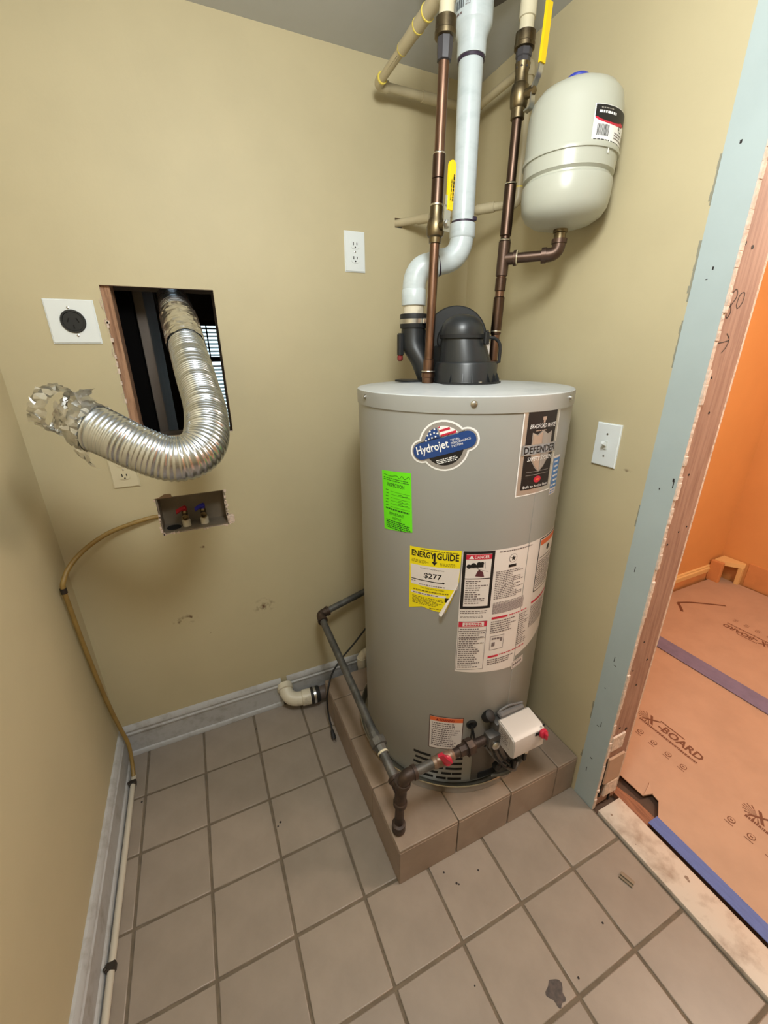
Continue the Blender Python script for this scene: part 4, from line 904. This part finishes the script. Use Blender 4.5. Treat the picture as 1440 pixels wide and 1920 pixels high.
bm = NB(); seg(bm, EC + Vector((.150, 0, 0)), EC + Vector((.215, 0, 0)), [(0, .0142), (1, .0142)], 20); obj('coupling', bm, M_cpvc, o)
D = Decal(lambda u, v, h: EC + dirL * (.075 + u) + Vector((-.55, 0, -.835)).normalized() * (RP + h * .6) + Vector((.835, 0, -.55)).normalized() * v)
D.lines(-.03, -.004, .07, .004, 1, M_ink, .0005, .7, .05); D.done('printing', o)
VV = Vector((1.377, -.102, 0)); EY = Vector((1.378, -.102, 2.238))
elbow(o, EX - Vector((.03, 0, 0)), EX, EX - Vector((0, .03, 0))); run(o, 'pipe', EX - Vector((0, .02, 0)), EY + Vector((0, .02, 0))); elbow(o, EY + Vector((0, .03, 0)), EY, EY - Vector((0, 0, .03)))
run(o, 'pipe', EY - Vector((0, 0, .02)), Vector((VV.x, VV.y, 1.94)))
HW = Vector((1.134, .219, 1.918)); LE = Vector((VV.x, VV.y, 1.918)); dl = (HW - LE).normalized()
elbow(o, Vector((VV.x, VV.y, 1.955)), LE, LE + dl * .035); bm = NB(); seg(bm, Vector((VV.x, VV.y, 1.955)), Vector((VV.x, VV.y, 1.958)), [(0, .0148), (1, .0148)], 20); obj('cement_ring', bm, M_glue, o)
run(o, 'pipe', LE + dl * .02, HW - dl * -.02)
for t0, t1 in ((.07, .125), (.285, .330)):
    bm = NB(); seg(bm, LE + dl * t0, LE + dl * t1, [(0, .0140), (1, .0140)], 20); obj('coupling', bm, M_cpvc, o)

# ================================================================ GAS LINE
o = thing('gas_pipe', 'dark iron gas pipe running past the heater to the control valve', 'gas pipe', (.745, -.578, PH))
RG = .0135
gA = Vector((1.02, .185, .520)); gE = Vector((.729, .130, .481)); gT = Vector((.751, -.575, .322)); d2 = (gT - gE).normalized()
bm = NB(); seg(bm, gE + Vector((.02, .004, .003)), gA, [(0, RG), (1, RG)], 20); obj('pipe', bm, M_iron, o)
dA = (gA - gE).normalized()
bm = NB(); tube(bm, [gE + dA * .034] + arc(gE + dA * .016, gE, gE + d2 * .016, 6) + [gE + d2 * .034], .0178, 20); seg(bm, gE + dA * .030, gE + dA * .040, [(0, .0205), (1, .0205)], 20); seg(bm, gE + d2 * .030, gE + d2 * .040, [(0, .0205), (1, .0205)], 20); obj('elbow', bm, M_iron2, o)
bm = NB(); seg(bm, gE + d2 * .03, gT - d2 * .03, [(0, RG), (1, RG)], 20); obj('pipe', bm, M_iron, o)
Ld = (gT - gE).length
bm = NB(); p = gE + d2 * (Ld - .185); seg(bm, p, p + d2 * .075, [(0, .0165), (.3, .0165), (.32, .0260), (.62, .0260), (.64, .0190), (1, .0165)], 8); obj('union', bm, M_iron, o)
bm = NB(); seg(bm, p + d2 * .066, p + d2 * .072, [(0, .0172), (1, .0172)], 20); obj('thread_tape', bm, M_cpvc2, o)
bm = NB(); seg(bm, (gT.x - .001, gT.y, .268), (gT.x + .002, gT.y - .002, .372), [(0, .0205), (.12, .0205), (.15, .0175), (.85, .0175), (.88, .0205), (1, .0205)], 20); seg(bm, gT - d2 * .040, gT, [(0, .0205), (.25, .0205), (.28, .0175), (1, .0175)], 20); obj('tee', bm, M_iron2, o)
bm = NB(); seg(bm, (gT.x - .005, gT.y - .001, .180), (gT.x - .001, gT.y, .275), [(0, RG), (1, RG)], 20); obj('drip_leg', bm, M_iron2, o)
bm = NB(); lathe(bm, (gT.x - .006, gT.y - .002, PH + .0005), (0, 0, 1), [(0, .008), (.002, .016), (.007, .0200), (.034, .0200), (.036, .016)], 24); obj('end_cap', bm, M_iron2, o)
gC = Vector((.756, -.588, .396)); gx = Vector((1, -.006, .012)).normalized()
bm = NB(); tube(bm, [gC + Vector((-.002, .002, -.030))] + arc(gC + Vector((-.001, .001, -.016)), gC, gC + gx * .016, 6) + [gC + gx * .030], .0180, 20); seg(bm, gC + Vector((-.002, .002, -.034)), gC + Vector((-.002, .002, -.022)), [(0, .0208), (1, .0208)], 20); seg(bm, gC + gx * .026, gC + gx * .036, [(0, .0205), (1, .0205)], 20); obj('elbow', bm, M_iron2, o)
bm = NB(); seg(bm, gC + gx * .03, gC + gx * .095, [(0, RG), (1, RG)], 20); obj('pipe', bm, M_iron, o)
bm = NB(); seg(bm, gC + gx * .090, gC + gx * .160, [(0, .0150), (.12, .0185), (.2, .0160), (.35, .0190), (.65, .0190), (.8, .0160), (.88, .0185), (1, .0150)], 16); vb_ = obj('shutoff_valve', bm, mat('dull_pinkish_brass', rgb(150, 128, 112), .45, .7, var=.25, scale=30), o)
vcen = gC + gx * .124
bm = NB(); lathe(bm, vcen + Vector((.004, -.012, .008)), (0, -.75, .65), [(0, .012), (.006, .0145), (.014, .0130), (.016, .009)], 16)
ribbon(bm, smoothpath([vcen + Vector((.010, -.026, .010)), vcen + Vector((-.006, -.026, .030)), vcen + Vector((-.024, -.022, .056))], 4), Vector((.8, -.3, .5)).normalized(), .014, .009); obj('valve_handle', bm, M_red, vb_, label='red lever handle')
bm = NB(); seg(bm, gC + gx * .155, gC + gx * .290, [(0, RG), (1, RG)], 20); obj('pipe', bm, M_iron2, o)
bm = NB(); seg(bm, gC + gx * .180, gC + gx * .235, [(0, .017), (.1, .0175), (.45, .0175), (.47, .0250), (.85, .0250), (.87, .019), (1, .0165)], 8); obj('union', bm, M_iron2, o)
# riser with a small brass valve at the wall end
bm = NB(); seg(bm, gA + Vector((-.02, 0, -.005)), gA + Vector((-.02, 0, .10)), [(0, .0185), (.3, .0185), (.32, RG), (1, RG)], 16); box(bm, gA.x - .05, gA.x - .030, gA.y - .012, gA.y + .012, gA.z + .062, gA.z + .092, .004); obj('riser', bm, M_brass, o)

# ================================================================ GAS CONTROL VALVE
o = thing('gas_control', 'white gas control box with red knob low on the grey heater', 'control valve', (1.12, -.58, .38))
bm = NB()
prof = [(-.590, .378), (-.590, .458), (-.596, .462), (-.652, .453), (-.664, .446), (-.668, .436), (-.668, .385), (-.660, .378)]
vs0 = [bm.verts.new((1.072, y, z)) for y, z in prof]; vs1 = [bm.verts.new((1.190, y, z + .002)) for y, z in prof]
fs = rings(bm, [vs0, vs1]); bmesh.ops.recalc_face_normals(bm, faces=fs); bmesh.ops.bevel(bm, geom=[e for e in bm.edges if abs(e.verts[0].co.x - e.verts[1].co.x) < 1e-5], offset=.003, segments=2, affect='EDGES')
cv = obj('cover', bm, mat('off_white_control_cover', rgb(190, 183, 178), .35), o)
D = Decal(lambda u, v, h: Vector((1.0715 - h, -.600 - u, .395 + v))); D.frame(.004, .006, .050, .052, .001, M_print, .0005); D.lines(.008, .010, .046, .048, 5, M_print, .0005, .5); D.done('printing', cv)
bm = NB(); lathe(bm, (1.178, -.667, .438), (0, -1, .1), [(0, .014), (.004, .015), (.010, .0135), (.012, .009)], 20); box(bm, 1.174, 1.182, -.688, -.676, .428, .449, .002); obj('knob', bm, M_red, o, label='red knob')
bm = NB(); lathe(bm, (1.185, -.662, .4585), (0, -.3, 1), [(0, .004), (.0015, .004)], 10); box(bm, 1.150, 1.166, -.6692, -.667, .436, .448, .001, 0); obj('indicator_light', bm, M_void, o)
bm = NB(); box(bm, 1.062, 1.160, -.600, -.567, .368, .452, .006, seg=2); box(bm, 1.030, 1.075, -.612, -.578, .378, .424, .008, seg=2); obj('valve_body', bm, mat('grey_cast_valve', rgb(92, 90, 88), .45, .6), o)
bm = NB(); lathe(bm, (1.050, -.560, .452), (.2, -.6, .75), [(0, .016), (.018, .018), (.026, .017), (.030, .010)], 20); obj('regulator', bm, M_black2, o)
bm = NB(); box(bm, 1.082, 1.176, -.592, -.570, .456, .474, .005); tube(bm, smoothpath([(1.09, -.575, .474), (1.12, -.58, .487), (1.15, -.578, .478), (1.175, -.58, .476)], 5), .0035, 8); obj('sensor_housing', bm, mat('mid_grey_plastic', rgb(104, 102, 102), .5), o)
bm = NB(); lathe(bm, (1.052, -.612, .392), (-.1, -1, .1), [(0, .013), (.006, .013), (.010, .010), (.012, .004)], 18); obj('chrome_plug', bm, M_steel, o, label='shiny chrome plug')
# wires and pilot tube below the box
random.seed(9)
for P, r, m in (
    ([(1.045, -.600, .385), (1.055, -.625, .345), (1.085, -.632, .300), (1.110, -.622, .285)], .0032, M_black2),
    ([(1.060, -.605, .380), (1.075, -.622, .340), (1.100, -.630, .305), (1.125, -.620, .300)], .0032, M_black2),
    ([(1.085, -.610, .380), (1.090, -.625, .345), (1.110, -.630, .320), (1.128, -.62, .31)], .0032, M_black2),
    ([(1.110, -.640, .379), (1.115, -.650, .345), (1.125, -.640, .315), (1.140, -.615, .295)], .0030, M_black2),
    ([(1.030, -.595, .378), (1.060, -.612, .330), (1.100, -.630, .285), (1.130, -.630, .262), (1.16, -.612, .262)], .0045, M_iron)):
    bm = NB(); tube(bm, smoothpath(P, 7), r, 8); obj('wire', bm, m, o)
for (x, y, z, ln) in ((1.118, -.632, .300, .036), (1.150, -.640, .330, .042)):
    bm = NB(); box(bm, x - .006, x + .006, y - .006, y + .006, z - ln / 2, z + ln / 2, .002); obj('connector', bm, M_black2, o)
bm = NB(); box(bm, 1.145, 1.158, -.648, -.642, .340, .362, .002); obj('tag', bm, M_paper, o)
bm = NB(); tube(bm, smoothpath([(1.155, -.600, .315), (1.170, -.612, .285), (1.158, -.612, .250), (1.120, -.606, .225), (1.08, -.585, .208)], 8), .0065, 12); obj('pilot_tube', bm, M_iron, o)
bm = NB(); lathe(bm, (1.088, -.585, .255), (0, -1, .2), [(0, .012), (.015, .012), (.018, .008)], 16); obj('pilot_port', bm, M_black, o)

# ================================================================ DRYER DUCT
o = thing('dryer_duct', 'silver flexible foil duct hanging out of the square wall hole', 'duct', (.36, -.28, 1.28))
DP = [(.352, .560, 1.760), (.374, .400, 1.690), (.388, .235, 1.603), (.396, .114, 1.521), (.405, -.032, 1.436), (.411, -.150, 1.366), (.398, -.240, 1.310), (.362, -.275, 1.284), (.314, -.279, 1.284), (.257, -.264, 1.312), (.206, -.240, 1.343), (.176, -.222, 1.358)]
path = resample(smoothpath(DP, 14), .0022); random.seed(4); wob = [random.uniform(.7, 1.25) for _ in path]
def duct_r(i, a):
    k = i % 4; per = i // 4
    d = (0, -.0012, -.0030, -.0012)[k] * wob[min(per, len(wob) - 1)]
    return .0508 + d + .0005 * sin(2 * a + per * .2)
bm = NB(); tube(bm, path, 0, 40, False, rf=duct_r); obj('corrugated_hose', bm, M_foil, o, smooth=70)
# crumpled tape sleeve over the upper joint
p2 = [p for p in path if .115 < p.y < .238]; random.seed(8)
def tape_r(i, a): return .0530 + random.uniform(-.0014, .0018)
bm = NB(); tube(bm, p2[::2], 0, 40, False, rf=tape_r); obj('tape_sleeve', bm, M_foil2, o, smooth=20, label='crumpled foil tape sleeve')
# torn tape end: band ring, twisted strips, flaps
E0 = path[-1]; dE = (path[-1] - path[-12]).normalized(); _, eu, ev = frame(dE); eu = dE.cross(Vector((0, 0, 1))).normalized(); ev = eu.cross(dE).normalized()
def crumple(bm, P, wv, wd, amp, n=5):
    """thin crumpled strip following P with width along wv"""
    P = resample(smoothpath(P, 6), .006); rs = []
    for i, p in enumerate(P):
        wvi = wv(i / (len(P) - 1)) if callable(wv) else wv
        rs.append([bm.verts.new(p + wvi * wd * (k / (n - 1) - .5) * random.uniform(.9, 1.1) + Vector((random.uniform(-amp, amp), random.uniform(-amp, amp), random.uniform(-amp, amp)))) for k in range(n)])
    fs = rings(bm, rs, False, closed=False)
    bmesh.ops.solidify(bm, geom=fs, thickness=.0006)
def ringpt(c, a, r): return c + (eu * cos(a) + ev * sin(a)) * r
random.seed(6)
bm = NB(); crumple(bm, [ringpt(E0 + dE * .004, a, .052) for a in [2 * pi * i / 16 for i in range(17)]], dE, .034, .0034); obj('tape_band', bm, M_foil2, o, smooth=25)
C2 = E0 + dE * .070 + Vector((-.004, 0, .012))
bm = NB(); crumple(bm, [ringpt(C2, a, .047) for a in [radians(-20 + 340 * i / 16) for i in range(17)]], dE, .036, .0042); obj('torn_loop', bm, M_foil2, o, smooth=25)
bm = NB(); crumple(bm, [ringpt(E0 + dE * .010, radians(-75), .050), ringpt(E0 + dE * .035, radians(-80), .044), ringpt(C2, radians(-95), .046)], eu, .040, .0025); obj('torn_strip', bm, M_foil2, o, smooth=25)
bm = NB(); crumple(bm, [ringpt(C2 - dE * .01, radians(60), .046), C2 - dE * .018 - eu * .012, ringpt(C2 - dE * .012, radians(250), .046)], dE, .018, .003); obj('torn_strip', bm, M_foil2, o, smooth=25)
bm = NB(); crumple(bm, [ringpt(E0 + dE * .010, radians(90), .050), ringpt(E0 + dE * .022, radians(92), .062), ringpt(E0 + dE * .020, radians(85), .076)], eu, .040, .003); obj('torn_flap', bm, M_foil2, o, smooth=25)
bm = NB(); q = ringpt(E0 + dE * .016, radians(-88), .052); crumple(bm, [q, q + Vector((-.004, -.004, -.022)), q + Vector((.010, -.008, -.045))], (dE + Vector((0, 0, .3))).normalized(), .036, .003); obj('torn_flap', bm, M_foil2, o, smooth=25)
bm = NB(); q = ringpt(E0 + dE * .012, radians(160), .052); crumple(bm, [q, q + dE * .020 + eu * -.004 + Vector((0, 0, .014)), q + dE * .026 + Vector((0, 0, -.022))], ev, .034, .003); obj('torn_flap', bm, M_foil2, o, smooth=25)

# ================================================================ WALL PLATES
def plate(o, c, wd, ht, out, m, d=.006):
    c, out = Vector(c), Vector(out); side_ = Vector((0, 0, 1)).cross(out).normalized(); bm = NB()
    box(bm, -wd / 2, wd / 2, -d, 0, -ht / 2, ht / 2); es = [e for e in bm.edges if all(v.co.y < -d + 1e-6 for v in e.verts)]
    bmesh.ops.bevel(bm, geom=es, offset=.003, segments=3, affect='EDGES')
    for v in bm.verts: v.co = c + side_ * v.co.x - out * v.co.y + Vector((0, 0, v.co.z))
    bmesh.ops.recalc_face_normals(bm, faces=bm.faces)
    return obj('wall_plate', bm, m, o)
def duplex(o, c, m):
    for s in (1, -1):
        z = c[2] + s * .0205; bm = NB()
        P = [(.0165 * cos(a) if abs(cos(a)) < .9 else .0150 * (1 if cos(a) > 0 else -1), .0140 * max(-.86, min(.86, sin(a)))) for a in [2 * pi * i / 24 for i in range(24)]]
        prism(bm, [(c[0] + x, z + y) for x, y in P], (0, c[1] - .0055, 0), (1, 0, 0), (0, 0, 1), .0028); r = obj('receptacle', bm, m, o)
        bm = NB()
        for x, h in ((-.0063, .0045), (.0063, .0036)): box(bm, c[0] + x - .0013, c[0] + x + .0013, c[1] - .0090, c[1] - .0080, z + .0025 - h, z + .0025 + h)
        lathe(bm, (c[0], c[1] - .0080, z - .0075), (0, -1, 0), [(0, .0024), (.001, .0024)], 10); obj('slot', bm, M_void, r)
    bm = NB(); lathe(bm, (c[0], c[1] - .0055, c[2]), (0, -1, 0), [(0, .003), (.0012, .003), (.0018, .0015)], 10); obj('screw', bm, M_steel, o)
c = (.967, YB, 1.8185); o = thing('power_outlet', 'white duplex power outlet on the back wall left of the vent pipe', 'outlet', (c[0], YB, c[2])); plate(o, c, .073, .120, (0, -1, 0), M_plate); duplex(o, c, M_plate)
c = (.148, YB, 1.158); o = thing('power_outlet', 'almond power outlet half hidden behind the silver duct', 'outlet', (c[0], YB, c[2])); plate(o, c, .075, .120, (0, -1, 0), M_plate2); duplex(o, c, M_plate2)
c = (.1168, YB, 1.588); o = thing('dryer_outlet', 'square white plate with round black dryer socket beside the wall hole', 'outlet', (c[0], YB, c[2])); plate(o, c, .1165, .1135, (0, -1, 0), M_plate)
bm = NB(); lathe(bm, (c[0] + .001, YB - .005, c[2] + .001), (0, -1, 0), [(0, .030), (.004, .030), (.006, .0285), (.006, .025), (.0035, .024), (.0035, 0)], 40); s_ = obj('socket', bm, M_black, o)
bm = NB()
for x, z, a in ((-.010, .004, 25), (.012, .004, -25)):
    vs = box(bm, -.0013, .0013, YB - .0096, YB - .0085, -.006, .006)
    bmesh.ops.rotate(bm, verts=vs, cent=(0, YB, 0), matrix=Matrix.Rotation(radians(a), 3, 'Y')); bmesh.ops.translate(bm, verts=vs, vec=(c[0] + x, 0, c[2] + z))
box(bm, c[0] - .0013, c[0] + .0013, YB - .0096, YB - .0085, c[2] - .018, c[2] - .008); obj('slot', bm, M_void, s_)
for s in (1, -1):
    bm = NB(); lathe(bm, (c[0] + .004 * -s, YB - .0055, c[2] + .0355 * s), (0, -1, 0), [(0, .0035), (.001, .0035), (.0018, .002)], 10); obj('screw', bm, M_steel, o)
c = (XR, -.5105, 1.2505); o = thing('light_switch', 'white toggle light switch on the right wall beside the bare strip', 'switch', c); plate(o, c, .076, .121, (-1, 0, 0), M_plate)
bm = NB(); box(bm, XR - .0085, XR - .0055, -.5160, -.5050, 1.238, 1.263, .0008); obj('toggle_frame', bm, mat('shadowed_white_switch', rgb(206, 210, 206), .4), o)
bm = NB(); vs = box(bm, -.018, 0, -.0042, .0042, -.0045, .0045, .001); bmesh.ops.rotate(bm, verts=bm.verts, matrix=Matrix.Rotation(radians(28), 3, 'Y')); bmesh.ops.translate(bm, verts=bm.verts, vec=(XR - .006, -.5105, 1.2505)); obj('toggle', bm, M_plate, o)
for z in (1.2815, 1.2195):
    bm = NB(); lathe(bm, (XR - .0055, -.5105, z), (-1, 0, 0), [(0, .003), (.001, .003), (.0018, .0015)], 10); obj('screw', bm, M_steel, o)

# ================================================================ WASHER BOX
o = thing('washer_outlet_box', 'recessed washer supply box with red and blue taps in the back wall', 'supply box', (.327, YB, .912))
x0, x1, z0, z1 = WBOX; t = .004; dp = .085
bm = NB()
box(bm, x0 + .001, x1 - .001, YB + dp, YB + dp + t, z0 + .001, z1 - .001); box(bm, x0 + .001, x0 + .001 + t, YB + .006, YB + dp, z0 + .001, z1 - .001); box(bm, x1 - .001 - t, x1 - .001, YB - .001, YB + dp, z0 + .001, z1 - .001)
box(bm, x0 + .005, x1 - .005, YB + .006, YB + dp, z0 + .001, z0 + .001 + t); box(bm, x0 + .005, x1 - .005, YB + .006, YB + dp, z1 - .001 - t, z1 - .001); obj('box_shell', bm, mat('shaded_box_plastic', rgb(128, 116, 100), .5, var=.15, scale=15), o, smooth=0)  # box plastic darkened, shade of the recess put into its colour
for x, m, nm in ((.296, mat('dark_red_handle', rgb(150, 30, 34), .4), 'dark red tap handle'), (.357, mat('dark_blue_handle', rgb(48, 44, 140), .4), 'dark blue tap handle')):
    bm = NB(); lathe(bm, (x, .262, z0 + .005), (0, 0, 1), [(0, .0145), (.022, .0145), (.025, .012)], 20); nt_ = obj('white_base', bm, M_dirtypvc, o)
    bm = NB(); lathe(bm, (x, .262, z0 + .030), (0, 0, 1), [(0, .010), (.030, .010), (.036, .007)], 18); lathe(bm, (x, .266, z0 + .046), (0, -1, 0), [(0, .0105), (.028, .0115), (.034, .0115), (.034, .0085), (.020, .0075)], 20, True); obj('tap', bm, M_brass, o)
    bm = NB(); lathe(bm, (x, .262, z0 + .062), (0, 0, 1), [(0, .008), (.008, .0095), (.016, .0095), (.018, .006)], 16); ribbon(bm, [(x + .006, .258, z0 + .076), (x - .010, .254, z0 + .073), (x - .026, .248, z0 + .066)], Vector((0, .8, .6)).normalized(), .015, .006); obj('tap_handle', bm, m, o, label=nm)
bm = NB(); lathe(bm, (.253, .262, z0 + .0045), (0, 0, 1), [(0, .024), (.002, .024), (.003, .02)], 24); obj('drain_hole', bm, M_void, o)
bm = NB(); random.seed(12)
for i in range(40):
    s = random.random()
    if s < .45: xx, zz = x1 + random.uniform(-.002, .004), random.uniform(z0, z1)
    elif s < .75: xx, zz = random.uniform(x0, x1), z0 + random.uniform(-.003, .002)
    else: xx, zz = x0 + random.uniform(-.004, .002), random.uniform(z0, z1)
    q = random.uniform(.0015, .004); box(bm, xx - q, xx + q, YB - .0018, YB + .004, zz - q, zz + q * random.uniform(.5, 2), .0006)
box(bm, x1 - .002, x1 + .022, YB - .0035, YB + .004, z0 + .004, z0 + .040, .006); obj('crumbled_rim', bm, M_gyp, o, kind='stuff')
bm = NB(); prism(bm, [(x0 - .004, 1.045), (x0 + .012, 1.048), (x0 + .03, 1.058), (x0 + .05, 1.057), (x0 + .052, 1.045)], (0, YB - .0012, 0), (1, 0, 0), (0, 0, 1), .001); obj('torn_patch', bm, mat('shadowed_brown_paper', rgb(110, 84, 56), .8), o)

# ================================================================ HOSE DOWN THE CORNER
o = thing('drain_hose', 'thin tan hose curving from the washer box down the left corner', 'hose', (-.052, .1, .0))
RH = .0072
bm = NB(); tube(bm, smoothpath([(.215, .213, .984), (.190, .206, .985), (.130, .198, .976), (.062, .188, .958), (.000, .160, .928), (-.040, .120, .895), (-.058, .090, .860), (-.062, .088, .835)], 8), RH, 14); obj('upper_hose', bm, M_hose, o)
bm = NB(); tube(bm, smoothpath([(-.062, .088, .838), (-.063, .105, .60), (-.062, .135, .35), (-.054, .150, .20), (-.044, .145, .12), (-.043, .120, .050), (-.042, .085, .016)], 10), RH * .95, 14); obj('lower_hose', bm, M_hose, o)
bm = NB(); lathe(bm, (-.062, .0885, .826), (0, 0, 1), [(0, .0088), (.018, .0088)], 16); obj('hose_joint', bm, M_clip, o)
bm = NB(); tube(bm, [(-.042, .090, .014), (-.043, .05, .0105), (-.043, -2.3, .0105)], .0088, 14); obj('floor_pipe', bm, mat('grey_white_floor_pipe', rgb(196, 188, 172), .45), o)
for y in (.062, -.478):
    bm = NB(); box(bm, -.056, -.032, y - .010, y + .010, .0005, .021, .003); lathe(bm, (-.055, y - .004, .021), (0, 0, 1), [(0, .004), (.004, .004), (.005, .002)], 10); obj('clip', bm, M_clip, o)

# ================================================================ FLOOR DRAIN PIPE
o = thing('drain_pipe', 'dirty white plastic elbow with dark rubber coupling by the back baseboard', 'drain pipe', (.62, .15, .06))
bm = NB(); tube(bm, arc((.561, .210, .098), (.556, .155, .060), (.612, .146, .060), 8) + [(.640, .142, .060)], .0300, 24)
seg(bm, (.561, .214, .100), (.560, .190, .090), [(0, .0345), (.9, .0345), (1, .03)], 24); seg(bm, (.620, .145, .060), (.660, .140, .060), [(0, .030), (.1, .0345), (1, .0345)], 24); obj('elbow', bm, M_dirtypvc, o)
bm = NB(); seg(bm, (.658, .140, .060), (.700, .138, .060), [(0, .0335), (.15, .0365), (.85, .0365), (1, .0335)], 24); cp = obj('rubber_coupling', bm, M_black2, o)
bm = NB(); seg(bm, (.672, .1395, .060), (.682, .139, .060), [(0, .0372), (1, .0372)], 24); obj('hose_clamp', bm, M_steel, cp)
bm = NB(); seg(bm, (.698, .138, .060), (1.36, .145, .075), [(0, .0290), (1, .0290)], 24); obj('pipe', bm, mat('grey_brown_drain_pipe', rgb(104, 92, 86), .5, var=.2, scale=15), o)
bm = NB(); tube(bm, [(.915, .150, .060), (.915, .150, .150)] + arc((.915, .150, .160), (.915, .150, .200), (.955, .150, .200), 6) + [(1.02, .150, .200)], .0195, 20); seg(bm, (.915, .15, .130), (.915, .15, .175), [(0, .0225), (1, .0225)], 20); obj('riser_elbow', bm, M_dirtypvc, o)

# ================================================================ POWER CORD, DEBRIS
o = thing('black_cable', 'thin black cable hanging down the platform side to a small plug', 'cable', (.70, -.03, .005))
bm = NB(); tube(bm, smoothpath([(.935, .110, .375), (.870, .105, .310), (.800, .095, .252), (.745, .065, .215), (.708, .020, .170), (.703, .020, .110), (.702, .008, .060), (.700, -.030, .038), (.698, -.052, .030)], 10), .0038, 10); obj('cable', bm, M_black2, o)
bm = NB(); seg(bm, (.698, -.046, .032), (.6965, -.078, .014), [(0, .0045), (.15, .007), (.7, .0095), (1, .009)], 12); obj('plug', bm, M_black2, o)
bm = NB()
for s in (-1, 1): box(bm, .6965 + s * .004 - .001, .6965 + s * .004 + .001, -.090, -.076, .009, .015)
obj('prong', bm, M_steel, o)
o = thing('metal_scrap', 'small grey folded metal scrap lying on the floor tile near the doorway', 'scrap', (1.353, -.910, .0008))
d = Vector((.30, -.95, 0)).normalized(); n = Vector((-d.y, d.x, 0)); bm = NB()
prism(bm, [(-.011, 0), (.011, 0), (.011, .003), (.004, .0035), (.003, .008), (-.003, .008), (-.004, .0035), (-.011, .004)], Vector((1.353, -.910, .0008)) - d * .019, n, (0, 0, 1), .038); obj('scrap_channel', bm, mat('dull_grey_brown_metal', rgb(132, 122, 106), .45, .5), o)
